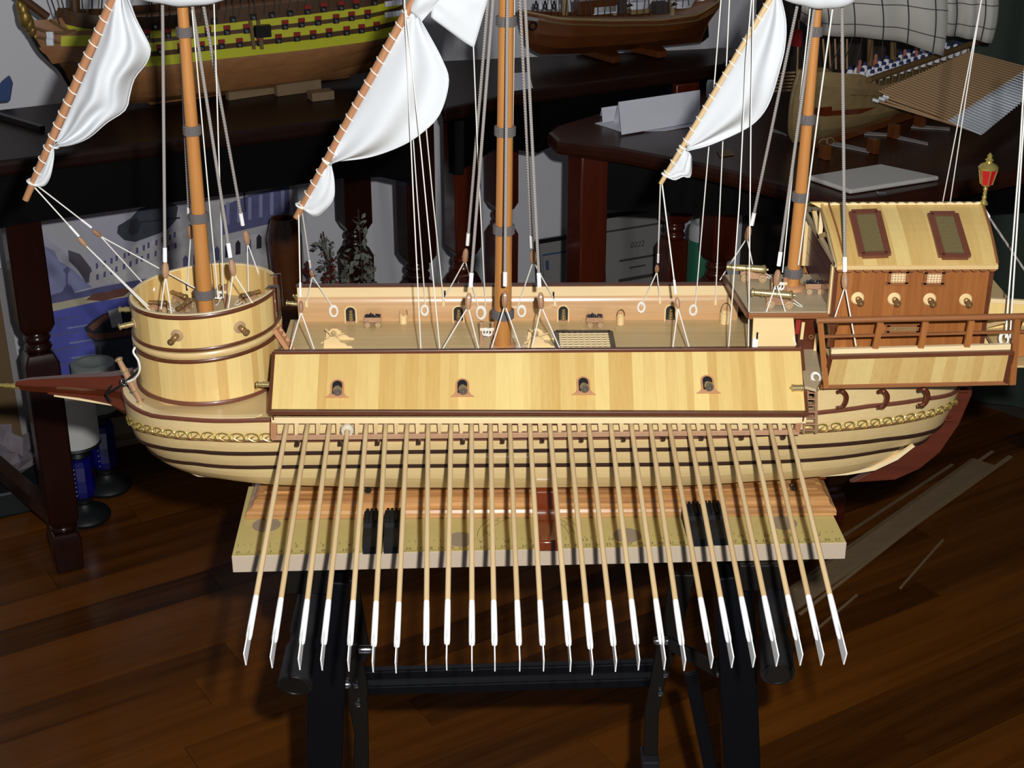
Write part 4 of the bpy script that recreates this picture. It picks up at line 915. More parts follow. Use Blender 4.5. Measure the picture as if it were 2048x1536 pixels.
def coil(p, r, ax, name='rope_coil', parent=None, mat='white_rope'):
    b = MB()
    for k in range(3): b.torus(p + Vector((random.uniform(-.0006, .0006), -.0004 * k, random.uniform(-.0006, .0006))), r * (1 - .12 * k), .00065, Vector(ax), 18, 5, (.8, 1.15), X3)
    return b.build(name, mat, parent or ship)
coil(VZ(1632, 757, zw) + Z3 * .0016, .0055, (0, -.5, 1)); coil(VZ(1602, 684, zw) + Z3 * .002, .0050, (.3, -.7, 1))
# side ladder below the walkway
sl = empty_part('ladder'); a0, c0 = V(1610, 776, 1.335), V(1601, 866, 1.338)
for dx in (0, 1): MB().bar(V(1616 + 16 * dx, 776, 1.334), V(1606 + 26 * dx, 866, 1.336), .0016, .003).build('ladder_side', 'block_wood', sl, smooth=False)
for k in range(7): t = (k + .5) / 7; MB().bar(lerp(V(1617, 778, 1.335), V(1607, 866, 1.337), t), lerp(V(1632, 778, 1.335), V(1632, 866, 1.337), t), .004, .0012).build('step', 'block_wood', sl, smooth=False)
# ------------------------------------------------------------------ stern cabin
cab = empty_part('stern_cabin'); YWf = 2 * YC - YW; zE = V(1675, 534, YW).z; zG = V(1840, 693, YW).z
r = random.Random(8)
plank_sheet(Vector((xL, YW, zE)), Vector((xR, YW, zE)), Vector((xL, YW, zG)), Vector((xR, YW, zG)), 15, -Y3, .0016, 'teak_v', cab, 41)
plank_sheet(Vector((xL, YWf, zE)), Vector((xR, YWf, zE)), Vector((xL, YWf, zG)), Vector((xR, YWf, zG)), 8, Y3, .0016, 'teak_v', cab, 42)
MB().box((xR, YC, (zE + zG) / 2), (.003, YWf - YW, zE - zG)).build('rear_wall', 'teak_v', cab, smooth=False)
MB().box(((xL + xR) / 2, YC, zE - .001), (xR - xL - .002, YWf - YW - .002, .002)).build('ceiling_board', 'teak_x', cab, smooth=False)
for x in (xL, xR): MB().box((x, YW - .0012, (zE + zG) / 2), (.004, .005, zE - zG)).build('corner_post', 'walnut', cab, smooth=False)
# front wall in panels with pale posts, truss above
for k in range(4):
    for h in range(3):
        y0, y1 = lerp(YW + .008, YWf - .006, k / 4), lerp(YW + .008, YWf - .006, (k + 1) / 4); z0, z1 = lerp(zq, zE, h / 3), lerp(zq, zE, (h + 1) / 3); MB().box((xL + .001, (y0 + y1) / 2, (z0 + z1) / 2), (.002, y1 - y0 - .0006, z1 - z0 - .0006)).build('front_panel', 'mahogany', cab, smooth=False)
for y in (YW + .004, YWf - .003): MB().box((xL - .001, y, (zq + zE) / 2), (.005, .006, zE - zq)).build('front_post', 'light_ply', cab, smooth=False)
# ------------------------------------------------------------------ cabin roof
roof = empty_part('cabin_roof'); YE = 1.362; EL, ER = V(1674, 528, YE), V(1996, 530, YE); RL, RR = V(1640, 407, YC), V(1966, 412, YC)
RR.z = RL.z = (RL.z + RR.z) / 2; ER.z = EL.z = (EL.z + ER.z) / 2; RL.x = min(RL.x, EL.x); 
rn = (RR - RL).cross(EL - RL).normalized(); rn = rn if rn.z > 0 else -rn
def roofpt(s, t, near=True):     # s along, t from eave to ridge
    p = lerp(lerp(EL, ER, s), lerp(RL, RR, s), t) + rn * (.0028 * math.sin(math.pi * t)); 
    return p if near else Vector((p.x, 2 * YC - p.y, p.z))
for near in (True, False):
    r = random.Random(51); cuts = [0]
    while cuts[-1] < 1: cuts.append(cuts[-1] + (.6 + .8 * r.random()) / 15)
    cuts[-1] = 1
    for a, c in zip(cuts, cuts[1:]): MB().sheet([[roofpt(a, t / 8, near), roofpt(c - .0002, t / 8, near)] for t in range(9)], .0016).build('plank', 'pine_y', roof, smooth=False)
def roof_bar(s, w, h, mat, lift=.001): MB().sheet([[roofpt(s - w, t / 8) + rn * lift, roofpt(s + w, t / 8) + rn * lift] for t in range(9)], h, rn).build('barge_board', mat, roof, smooth=False)
roof_bar(.008, .009, .0016, 'pine_y'); roof_bar(.052, .005, .0014, 'teak_x'); roof_bar(.994, .007, .0014, 'teak_x')
MB().bar(EL - Z3 * .0025, ER - Z3 * .0025, .003, .0042).build('eave_beam', 'pine_x', roof, smooth=False)
MB().bar(Vector((EL.x, 2 * YC - EL.y, EL.z - .0025)), Vector((ER.x, 2 * YC - ER.y, ER.z - .0025)), .003, .0042).build('eave_beam', 'pine_x', roof, smooth=False)
scm = MB(); scm.prism([Vector((.0044 * math.cos(a), 0, -.0034 * math.sin(a))) for a in [math.pi * i / 8 for i in range(9)]], (0, .0012, 0)); scmesh = scm.mesh('scallop', 'teak_x', smooth=False)
m = 18
for k in range(m): p = lerp(EL, ER, (k + .5) / m); inst(scmesh, 'scallop', roof, Matrix.Translation(p + Vector((0, .0004, -.0044))))
crm = MB(); crm.prism([Vector((.0048 * math.cos(a), 0, .0026 * math.sin(a) - .001)) for a in [math.pi * i / 8 for i in range(9)]], (0, .0024, 0)); crmesh = crm.mesh('ridge_crest', 'pale_strip', smooth=False)
for k in range(17): p = lerp(RL, RR, (k + .5) / 17); inst(crmesh, 'ridge_crest', roof, Matrix.Translation(p + Vector((0, -.0012, .0012))))
MB().prism([RL + Vector((-.010, -.002, .003)), RL + Vector((.004, -.004, -.004)), RL + Vector((.004, -.002, .003))], Y3 * .004).build('ridge_end', 'pine_y', roof, smooth=False)
for quad in ([(1699, 419), (1757, 417), (1781, 514), (1722, 516)], [(1856, 422), (1912, 422), (1941, 518), (1882, 518)]):
    sk = empty_part('skylight', ship); P4 = [VP(x, y, lerp(RL, EL, .5) + rn * .0042, rn) for x, y in quad]; cen = sum(P4, Vector()) / 4; P4 = [p - rn * .0006 for p in P4]
    for i in range(4): MB().bar(lerp(P4[i], cen, .12), lerp(P4[(i + 1) % 4], cen, .12), .0062, .0034, rn).build('frame_side', 'rosewood', sk, smooth=False)
    MB().prism([lerp(p, cen, .22) for p in P4], rn * .0010).build('wire_mesh', 'grille_mesh', sk, smooth=False)
    A, B, C_, D_ = [lerp(p, cen, .24) + rn * .0011 for p in P4]; wires = MB()
    for k in range(1, 14): wires.tube([lerp(A, B, k / 14), lerp(D_, C_, k / 14)], .00018, 4)
    for k in range(1, 26): wires.tube([lerp(A, D_, k / 26), lerp(B, C_, k / 26)], .00018, 4)
    o = wires.build('mesh_wires', 'brass', sk, smooth=False); o['kind'] = 'stuff'
# truss of the open gable
gx = EL.x + .001; gE = Vector((gx, YE + .004, EL.z - .002)); gF = Vector((gx, 2 * YC - YE - .004, EL.z - .002)); gR = Vector((gx, YC, RL.z - .003)); gM = Vector((gx, YC, lerp(EL.z, RL.z, .25)))
for a, c, mt in ((gE, gR, 'deck_grey'), (gF, gR, 'deck_grey'), (gE, gF, 'deck_grey'), (gR - Z3 * .004, Vector((gx, YC, EL.z)), 'pale_strip'), (lerp(gE, gF, .5), lerp(gE, gR, .55), 'light_ply'), (lerp(gE, gF, .5), lerp(gF, gR, .55), 'light_ply')): MB().bar(a, c, .004, .0042, X3).build('truss_beam', mt, roof, smooth=False)
# wall fittings
def win(px, py, w, h, nx, nz, mat, fm):
    o = empty_part('window_grille', ship); c = V(px, py, YW - .003); W_, H_ = w * PXM * .96, h * PXM * .98
    for dx, dz, sx, sz in ((0, H_ / 2, W_ + .006, .0032), (0, -H_ / 2, W_ + .006, .0032), (-W_ / 2, 0, .0032, H_), (W_ / 2, 0, .0032, H_)): MB().box(c + Vector((dx, 0, dz)), (sx, .0026, sz)).build('frame_side', fm, o, smooth=False)
    MB().box(c + Y3 * .0009, (W_, .0006, H_)).build('backing', 'block_wood', o, smooth=False)
    for k in range(nx): MB().box(c + Vector((W_ * ((k + .5) / nx - .5), -.0004, 0)), (.0010, .0012, H_)).build('grille_bar', mat, o, smooth=False)
    for k in range(nz): MB().box(c + Vector((0, -.0006, H_ * ((k + .5) / nz - .5))), (W_, .0012, .0010)).build('grille_bar', mat, o, smooth=False)
win(1796, 555, 36, 26, 6, 5, 'pale_strip', 'teak_x'); win(1868, 556, 36, 26, 6, 5, 'pale_strip', 'teak_x')
win(1806, 657, 62, 16, 12, 3, 'brass', 'teak_x')
rsw = MB().lathe([(0, 0), (.0062, .0), (.0064, .0006), (.0052, .0018), (0, .0018)], (0, 0, 0), X3, 20).mesh('rosette', 'light_ply')
for px, py in ((1715, 596), (1788, 597), (1859, 598), (1931, 599)):
    p = V(px, py, YW - .0016); d = Vector((.10, -1, -.12)); inst(rsw, 'rosette', cab, aim(p, (0, -1, 0))); inst(bm_b, 'gun_barrel', cab, aim(p - d * .014, d))
# ------------------------------------------------------------------ side gallery
gal = empty_part('side_gallery'); Yg, Ygb = 1.322, 1.335
gTL, gTR, gBL, gBR = V(1660, 712, Yg), V(2023, 703, Yg), V(1646, 771, Ygb), V(2010, 763, Ygb); gn = (gTR - gTL).cross(gBL - gTL).normalized(); gn = gn if gn.y < 0 else -gn
plank_sheet(gTL, gTR, gBL, gBR, 20, gn, .0016, 'pine_v', gal, 61)
tb = lambda a, c, w, h, nm, mt: MB().bar(a, c, w, h).build(nm, mt, gal, smooth=False, bevel=.0005)
tb(gTL + gn * .001, gTR + gn * .001, .0044, .0042, 'trim_bar', 'walnut'); tb(gBL + gn * .001 - X3 * .003, gBR + gn * .001 + X3 * .003, .0050, .0042, 'trim_bar', 'teak_x'); tb(gTL + gn * .001, gBL + gn * .001, .0044, .0044, 'trim_bar', 'walnut'); tb(gTR + gn * .001, gBR + gn * .001, .0050, .0050, 'trim_bar', 'walnut')
zgf = V(1840, 694, Yg + .004).z
MB().bar(V(1662, 703, Yg + .003), V(2020, 693, Yg + .003), .004, .0060).build('floor_beam', 'pale_strip', gal, smooth=False)
MB().prism([Vector((xL - .004, Yg + .008, zG)), Vector((xR + .05, Yg + .008, zG)), Vector((xR + .05, YW + .002, zG)), Vector((xL - .004, YW + .002, zG))], -Z3 * .002).build('gallery_floor', 'deck_wood', gal, smooth=False)
MB().prism([gBL, gBR, Vector((gBR.x, 1.40, gBR.z)), Vector((gBL.x, 1.40, gBL.z))], Z3 * .0016).build('gallery_bottom', 'teak_x', gal, smooth=False)
hA, hB = V(1634, 641, Yg + .001), V(2075, 632, Yg + .001); MB().tube([hA, hB], .0030, 10).build('hand_rail', 'teak_x', gal)
MB().bar(V(1642, 673, Yg + .003), V(2075, 662, Yg + .003), .0024, .0024).build('mid_rail', 'teak_x', gal, smooth=False)
for a, c in (((1761, 644), (1750, 696)), ((1851, 643), (1841, 695)), ((1943, 641), (1933, 693))): MB().bar(V(*a, Yg + .001), V(*c, Yg + .001), .0055, .0040, Y3).build('baluster', 'teak_v', gal, smooth=False)
for a, c, w in (((1640, 641), (1652, 775), .0050), ((2034, 636), (2024, 768), .0058)): MB().bar(V(*a, Yg + .002), V(*c, Yg + .004), w, .005, Y3).build('corner_post', 'teak_v', gal, smooth=False)
for px, py in ((1665, 654), (2033, 650)):
    p = V(px, py, Yg + .020); MB().lathe([(0, -.020), (.0034, -.020), (.0034, -.006), (.0046, -.004), (.0046, 0), (.0052, .001), (.0052, .0035), (.0030, .006), (0, .007)], p, Z3, 14).build('bollard', 'walnut', gal)
for px, py in ((1680, 784), (1762, 783), (1843, 779)):
    YK = 1.352; MB().tube(smooth_path([V(px - 6, py + 1, YK + .004), V(px + 5, py - 1, YK), V(px + 12, py + 8, YK), V(px + 11, py + 20, YK), V(px + 4, py + 30, YK), V(px - 8, py + 32, YK)], 5), [.0020] * 4 + [.0026] * 18 + [.0020] * 4, 8).build('hook_bracket', 'mahogany', gal)
coil(V(2008, 678, Yg + .012), .0055, (0, -1, .5))
# topside plank above the rail at the stern, and stern gallery
for side in (-1, 1):
    a = [p for p in L_rail.pts(side, 120) if p.x > V(1620, 800, 1.36).x]; MB().sheet([[p + Z3 * .001 for p in a], [Vector((p.x, p.y, max(p.z + .010, gBL.z))) for p in a]], .0018).build('topside_plank', 'pine_x', hull, ang=60)
sg = empty_part('stern_gallery')
pA, pB = V(1980, 600, 1.40), V(2080, 606, 1.40)
MB().prism([pA, pB, V(2080, 680, 1.40), V(1962, 690, 1.40)], Y3 * .003).build('gallery_panel', 'pine_v', sg, smooth=False); MB().bar(pA, pB, .004, .0044).build('top_rail', 'pale_strip', sg, smooth=False)
MB().prism([V(2036, 664, 1.345), V(2090, 660, 1.345), V(2090, 706, 1.345), V(2034, 714, 1.345)], Y3 * .004).build('gallery_panel', 'teak_v', sg, smooth=False)
MB().prism([V(1990, 690, 1.36), V(2090, 680, 1.36), V(2090, 680, 1.36) + Y3 * .17, V(1990, 690, 1.36) + Y3 * .17], -Z3 * .004).build('gallery_floor', 'deck_wood', sg, smooth=False)
MB().bar(V(1966, 655, 1.39), V(2010, 642, 1.36), .004, .0036).build('brace', 'light_ply', sg, smooth=False)
# ------------------------------------------------------------------ stern lantern
lan = empty_part('stern_lantern'); lp = V(1967, 408, YC)
zL = lambda py: V(1972, py, YC).z - lp.z
tilt = (V(1979, 320, YC) - lp).normalized()
MB().lathe([(0, 0), (.0046, 0), (.0030, .003), (.0018, .005), (.0026, .007), (.0016, .009), (.0022, .011), (.0016, .013), (.0024, .015), (.0018, .017), (.0042, .019), (.0052, .0205), (0, .021)], lp, tilt, 12).build('lantern_stem', 'gold_chain', lan)
MB().lathe([(.0056, .0205), (.0088, .0365), (0, .0365)], lp, tilt, 6, caps=False).build('lantern_glass', 'red_enamel', lan, smooth=False)
for k in range(6):
    th = 2 * math.pi * (k + .5) / 6; s = tilt.cross(Y3).normalized(); u = tilt.cross(s); dd = s * math.cos(th) + u * math.sin(th); MB().tube([lp + tilt * .0205 + dd * .0058, lp + tilt * .0366 + dd * .0091], .0007, 6).build('lantern_rib', 'gold_chain', lan)
MB().lathe([(.0, .0362), (.0098, .0362), (.0100, .0378), (.0078, .0405), (.0036, .0425), (.0030, .0440), (.0044, .0452), (.0028, .0466), (.0020, .0480), (.0028, .0492), (.0008, .0520), (0, .0525)], lp, tilt, 12).build('lantern_crown', 'gold_chain', lan)

# ------------------------------------------------------------------ masts
def mast(name, base_px, top_px, zbase, w0, w1, bands, collar=None, label=None):
    A, B = V(*base_px, YC), V(*top_px, YC); d = (B - A); A = A + d * ((zbase - A.z) / d.z); T = B + d * .22
    m = empty_part('mast'); r0, r1 = w0 * PXM / 2, w1 * PXM / 2; L = (T - A).length; f1 = (B - A).length / L
    MB().lathe([(0, 0), (r0, 0), (lerp(r0, r1, .5), L * f1 * .5), (r1, L * f1), (r1 * .9, L), (0, L)], A, d, 20).build('mast_pole', 'mast_wood', m)
    for py in bands:
        t = (py - base_px[1]) / (top_px[1] - base_px[1]); p = lerp(V(*base_px, YC), B, t); rr = lerp(r0, r1, t); b = MB()
        b.lathe([(rr * .9, -.0046), (rr + .0016, -.0046), (rr + .0021, -.003), (rr + .0021, .003), (rr + .0016, .0046), (rr * .9, .0046)], p, d, 20, caps=False)
        for k in range(5): b.torus(p + d.normalized() * (-.0036 + k * .0018), rr + .0019, .0009, d, 20, 5)
        b.build('rope_band', 'band_rope', m)
    if collar: MB().lathe([(r0 * .8, -.001), (collar, -.001), (collar, .0025), (collar * .8, .004), (r0 * .9, .0045)], A, Z3, 20, caps=False).build('mast_collar', 'peach_wood', m)
    return m
mast('mast', (412, 620), (364, 0), Z_fl, 33, 21, (59, 247, 423, 584))
mast('mast', (1005, 690), (1013, 0), ZD, 37, 30, (38, 246, 443, 621), .0135)
mast('mast', (1583, 590), (1637, 0), zq, 29, 17, (58, 227, 382, 541), .0125)
# ------------------------------------------------------------------ yards and sails
def yard(a, c, Y, w, nl, l0, l1, mat='yard_wood'):
    y = empty_part('yard'); A, B = V(*a, Y), V(*c, Y); d = B - A; T = B + d * .15; L = (T - A).length; rr = w * PXM / 2
    MB().lathe([(0, 0), (rr * .75, 0), (rr * .85, L * .1), (rr, L * .4), (rr, L), (0, L)], A, d, 14).build('yard_pole', mat, y)
    ax = d.normalized() + X3 * .25
    for k in range(nl):
        t = lerp(l0, l1, k / (nl - 1)); p = A + d * t; MB().torus(p + X3 * .0006, rr + .0012, .00062, ax, 18, 6).build('lacing', 'white_rope', y)
    return y
Y1, Y2, Y3s = 1.425, 1.420, 1.428
yard((51, 400), (229, -10), Y1, 17, 17, .09, 1.0); yard((592, 436), (832, -10), Y2, 17, 18, .06, .92); yard((1321, 368), (1546, -10), Y3s, 12, 17, .06, 1.0, 'oar_wood')
def sail(luff, leech, Y, seed, belly=.012, fold=.003, nf=3.0, nu=34, nv=26, name='sail', phase=0.0):
    """cloth between the yard edge and the free edge, billowing towards the viewer"""
    a = resample(smooth_path([V(x, y, Y) for x, y in luff], 8), nu); c = resample(smooth_path([V(x, y, Y) for x, y in leech], 8), nu); g = []
    for i in range(nu):
        s = i / (nu - 1); row = []
        for j in range(nv):
            t = j / (nv - 1); p = lerp(a[i], c[i], t)
            off = belly * math.sin(math.pi * t ** .8) * math.sin(math.pi * min(1, s * 1.02 + .01)) + fold * math.sin(2 * math.pi * (nf * t + .7 * s * nf * .5) + phase) * (t ** .7) * (1 - .2 * s) + fold * .6 * math.sin(2 * math.pi * (1.3 * s - 1.1 * t) * nf * .6 + phase * 2) * t
            row.append(p - Y3 * (off + .0015))
        g.append(row)
    o = MB().sheet(g, .0005).build(name, 'sail_cloth', ship, ang=180)
    # stitched hem along the free edge
    MB().tube([g[i][-1] for i in range(nu)], .0007, 6).build('hem', 'sail_cloth', o)
    return o
Vv = Vector
sail([(110, 286), (140, 215), (170, 145), (200, 75), (232, -16)], [(108, 291), (142, 287), (180, 272), (215, 243), (249, 221), (256, 190), (265, 160), (290, 128), (300, 100), (291, 72), (273, 32), (254, -16)], Y1, 1, .014, .0075, 2.2, phase=.8)
sail([(106, 294), (92, 325), (76, 352), (64, 366)], [(107, 292), (108, 315), (104, 340), (97, 360), (87, 371), (70, 369)], Y1, 2, .004, .001, 2, 18, 12)
sail([(657, 320), (700, 240), (740, 168), (780, 95), (822, 22)], [(665, 327), (735, 316), (800, 290), (845, 260), (880, 222), (897, 160), (884, 118), (856, 66), (842, 42)], Y2, 3, .016, .0060, 1.5, 40, 30, phase=2.2)
sail([(655, 322), (685, 250), (722, 175), (770, 90), (806, 26)], [(660, 322), (700, 245), (738, 172), (778, 98), (822, 24)], Y2 + .006, 4, .001, .0005, 1, 20, 5)
sail([(650, 330), (635, 362), (618, 390), (603, 413)], [(662, 330), (668, 360), (667, 395), (648, 420), (630, 431), (606, 416)], Y2, 5, .005, .001, 2, 18, 12)
sail([(816, 20), (838, -30)], [(842, 42), (905, -30)], Y2, 6, .008, .001, 1, 12, 12)
sail([(862, 34), (905, 66), (930, 84), (948, 95)], [(868, -30), (905, -30), (950, -30), (984, -30)], Y2 + .004, 7, .003, .0012, 2.2, 16, 16)
sail([(1372, 286), (1415, 212), (1460, 136), (1505, 62), (1546, -12)], [(1374, 300), (1420, 288), (1480, 262), (1512, 240), (1536, 204), (1555, 140), (1567, 90), (1570, 40), (1560, -12)], Y3s, 8, .012, .0042, 1.7, 34, 26, phase=1.4)
sail([(1368, 298), (1356, 318), (1344, 336), (1332, 351)], [(1376, 303), (1382, 315), (1380, 352), (1366, 352), (1350, 358), (1334, 352)], Y3s, 9, .004, .0014, 2.4, 18, 14)
def bundle(pts, Y, r, name='furled_sail'):
    path = resample(smooth_path([V(x, y, Y) for x, y in pts], 6), 16); rs = [r * PXM * (.60 + .40 * math.sin(math.pi * (i + .6) / 16.2)) * (1 + .04 * math.sin(i * 1.1)) for i in range(16)]
    MB().tube(path, rs, 14).build(name, 'sail_cloth', ship, ang=180)
bundle([(272, -20), (340, -14), (400, -12), (446, -16)], Y1 - .006, 23); bundle([(1572, -16), (1620, -10), (1668, -6), (1706, -10)], Y3s - .008, 23)
for px, py in ((655, 322), (601, 412), (64, 365), (107, 291), (1331, 350), (1366, 295)):
    Yk = Y1 if px < 200 else (Y2 if px < 1000 else Y3s); p = V(px, py, Yk); MB().torus(p, .0046 if px < 1000 else .0036, .0011, Z3 + X3 * .5, 16, 6).build('gasket_knot', 'white_rope', ship)
# ------------------------------------------------------------------ rigging
bkm = MB().lathe([(0, -.0085), (.0016, -.0082), (.0030, -.005), (.0035, 0), (.0030, .005), (.0016, .0078), (0, .0082)], (0, 0, 0), Z3, 8).mesh('block', 'block_wood')
def rope(pts, r=.00062, mat='white_rope', name='rigging_line', parent=None, sag=0):
    P = [V(*p) for p in pts]
    if pts[0][1] <= 20: P[0] = P[0] + (P[0] - P[1]).normalized() * .05 * (1 if pts[0][1] <= 6 else 0)
    return MB().tube(P, r, 7).build(name, mat, parent or ship)
def hook(p, parent): MB().tube([p + Z3 * .007, p], .0010, 6).build('hook', 'gunmetal', parent)
NY, FY = 1.386, 1.520
def shroud(top, bot, Yt_, Yb_, blk, legs, thick=True, mat='grey_rope'):
    """a shroud: heavy rope, white seizing, block and its lanyard legs"""
    s = empty_part('shroud'); A = V(*top, Yt_); B = V(*bot, Yb_); d = (B - A).normalized(); S0 = B - d * .015
    if top[1] <= 12: A = A - d * .05
    m = max(2, int((S0 - A).length / .02)); MB().tube([lerp(A, S0, k / m) for k in range(m + 1)], .00155 if thick else .0007, 8).build('shroud_rope', mat if thick else 'white_rope', s)
    MB().tube([S0, B - d * .001], .0021 if thick else .0012, 8).build('seizing', 'white_paint', s)
    c = V(*blk, Yb_); x = d.cross(Y3).normalized(); sc = 1 if thick else .72
    inst(bkm, 'block', s, frame(x, d.cross(x), d, c) @ Matrix.Diagonal((sc, sc, sc, 1)))
    for (lx, ly, lY, hk) in legs:
        q = V(lx, ly, lY); MB().tube([c + d * .005, q], .00066, 6).build('lanyard', 'white_rope', s)
        if hk: hook(q - (q - c).normalized() * .003, s)
YN2, YF2 = YC - .012, YC + .012
shroud((325, 0), (330, 526), YN2, 1.395, (331, 541), [(322, 618, 1.392, 0), (343, 628, 1.392, 0)])
shroud((362, 90), (379, 440), YF2, 1.505, (381, 464), [(374, 586, 1.510, 1)])
shroud((383, 0), (461, 517), YN2, 1.395, (465, 536), [(455, 626, 1.392, 0), (505, 606, 1.40, 0)])
shroud((405, 0), (486, 452), YF2, 1.500, (493, 476), [(497, 590, 1.505, 0), (531, 586, 1.505, 0)])
rope([(384, 20, 1.43), (418, 400, 1.43), (436, 592, 1.44)]); rope([(428, 8, 1.42), (440, 380, 1.43), (447, 596, 1.46)])
shroud((63, 368), (159, 474), Y1, 1.44, (165, 484), [(303, 624, 1.41, 0), (296, 612, 1.41, 0)], False); shroud((74, 371), (184, 456), Y1, 1.46, (194, 467), [(292, 573, 1.49, 0), (394, 578, 1.49, 0)], False)
MB().tube(smooth_path([V(290, 573, 1.49), V(303, 567, 1.492), V(309, 582, 1.488)], 6), .0013, 8).build('belayed_end', 'white_rope', ship)
shroud((976, 0), (935, 492), YF2, 1.500, (931, 512), [(888, 598, FY, 1), (957, 614, FY, 0)]); shroud((986, 0), (941, 576), YN2, NY + .004, (937, 603), [(884, 700, NY, 0), (958, 700, NY, 0)])
shroud((1015, 0), (1010, 574), YC - .02, NY + .004, (1010, 600), [(982, 700, NY, 0), (1042, 700, NY, 0)])
shroud((1040, 0), (1064, 497), YF2, 1.500, (1066, 514), [(1036, 612, FY, 0), (1109, 600, FY, 1)]); shroud((1050, 0), (1079, 576), YN2, NY + .004, (1082, 602), [(1063, 700, NY, 0), (1121, 700, NY, 0)])
rope([(947, 94, Y2), (955, 300, 1.46), (971, 612, FY)]); rope([(1029, 0, YF2), (1026, 250, 1.47), (1018, 440, 1.47)], .0005)
rope([(809, 0, 1.40), (827, 400, 1.392), (842, 700, NY)]); rope([(812, 20, 1.405), (842, 300, 1.395), (880, 700, NY)]); rope([(821, 200, 1.47), (835, 400, 1.49), (851, 612, FY)]); rope([(846, 190, 1.47), (866, 400, 1.49), (887, 600, FY)])
shroud((597, 414), (601, 596), Y2, NY + .004, (602, 614), [(580, 700, NY, 0), (629, 700, NY, 0)], False); shroud((604, 422), (621, 536), Y2 + .01, 1.505, (624, 548), [(613, 606, FY, 0), (664, 612, FY, 0)], False)
rope([(1442, 0, 1.47), (1429, 164, 1.475), (1418, 290, 1.485), (1391, 610, FY)]); rope([(1459, 0, 1.47), (1453, 130, 1.475), (1446, 276, 1.485), (1431, 604, FY)])
rope([(1503, 0, 1.40), (1492, 125, 1.397), (1479, 400, 1.392), (1457, 700, NY)]); rope([(1507, 0, 1.40), (1502, 240, 1.395), (1497, 700, NY)])
shroud((1597, 0), (1503, 452), YF2, 1.495, (1496, 467), [(1440, 560, 1.512, 0), (1505, 528, 1.50, 0)]); shroud((1631, 0), (1557, 534), YN2, 1.398, (1554, 556), [(1512, 684, 1.374, 1), (1592, 690, 1.374, 0)])
rope([(1621, 12, 1.44), (1600, 200, 1.44), (1565, 545, 1.43)]); rope([(1666, 12, 1.44), (1640, 200, 1.44), (1597, 530, 1.44)], .0008)
shroud((1684, 0), (1690, 546), YN2, 1.352, (1690, 562), [(1663, 655, 1.340, 0), (1712, 692, 1.335, 0)])
shroud((1321, 362), (1316, 526), Y3s, 1.500, (1314, 538), [(1283, 612, FY, 0), (1320, 600, FY, 0)], False); shroud((1324, 366), (1352, 590), Y3s, NY + .01, (1355, 606), [(1345, 700, NY, 0), (1380, 700, NY, 0)], False)
rope([(1963, 0, 1.45), (1924, 205, 1.48), (1884, 412, 1.54)]); rope([(1963, 0, 1.452), (1931, 200, 1.48), (1899, 414, 1.54)])
rope([(2052, 100, 1.40), (2040, 300, 1.38), (2011, 676, 1.336)], .0008); rope([(2058, 100, 1.40), (2044, 300, 1.38), (2020, 676, 1.336)], .0008)
rope([(1971, 424, YC), (2060, 556, YC)], .0012, 'grey_rope'); MB().tube([V(1969, 420, YC), V(1978, 434, YC)], .0017, 8).build('seizing', 'white_paint', ship)
# belayed coils on the far bulwark, cleats
for px, py, r_ in ((667, 622, .0056), (850, 620, .0050), (962, 625, .0065), (1043, 622, .0056), (1282, 615, .0050), (1386, 620, .0052)): coil(V(px, py, 1.5185), r_, (0.1, -1, .1))
for px, py in ((613, 608), (887, 606), (1320, 601), (1431, 604), (1110, 606)): MB().box(V(px, py, 1.5195), (.0030, .003, .0070)).build('cleat', 'pale_strip', ship, smooth=False, bevel=.0006)
MB().box(V(1510, 688, 1.3755), (.005, .002, .012)).build('cleat', 'white_paint', ship, smooth=False)

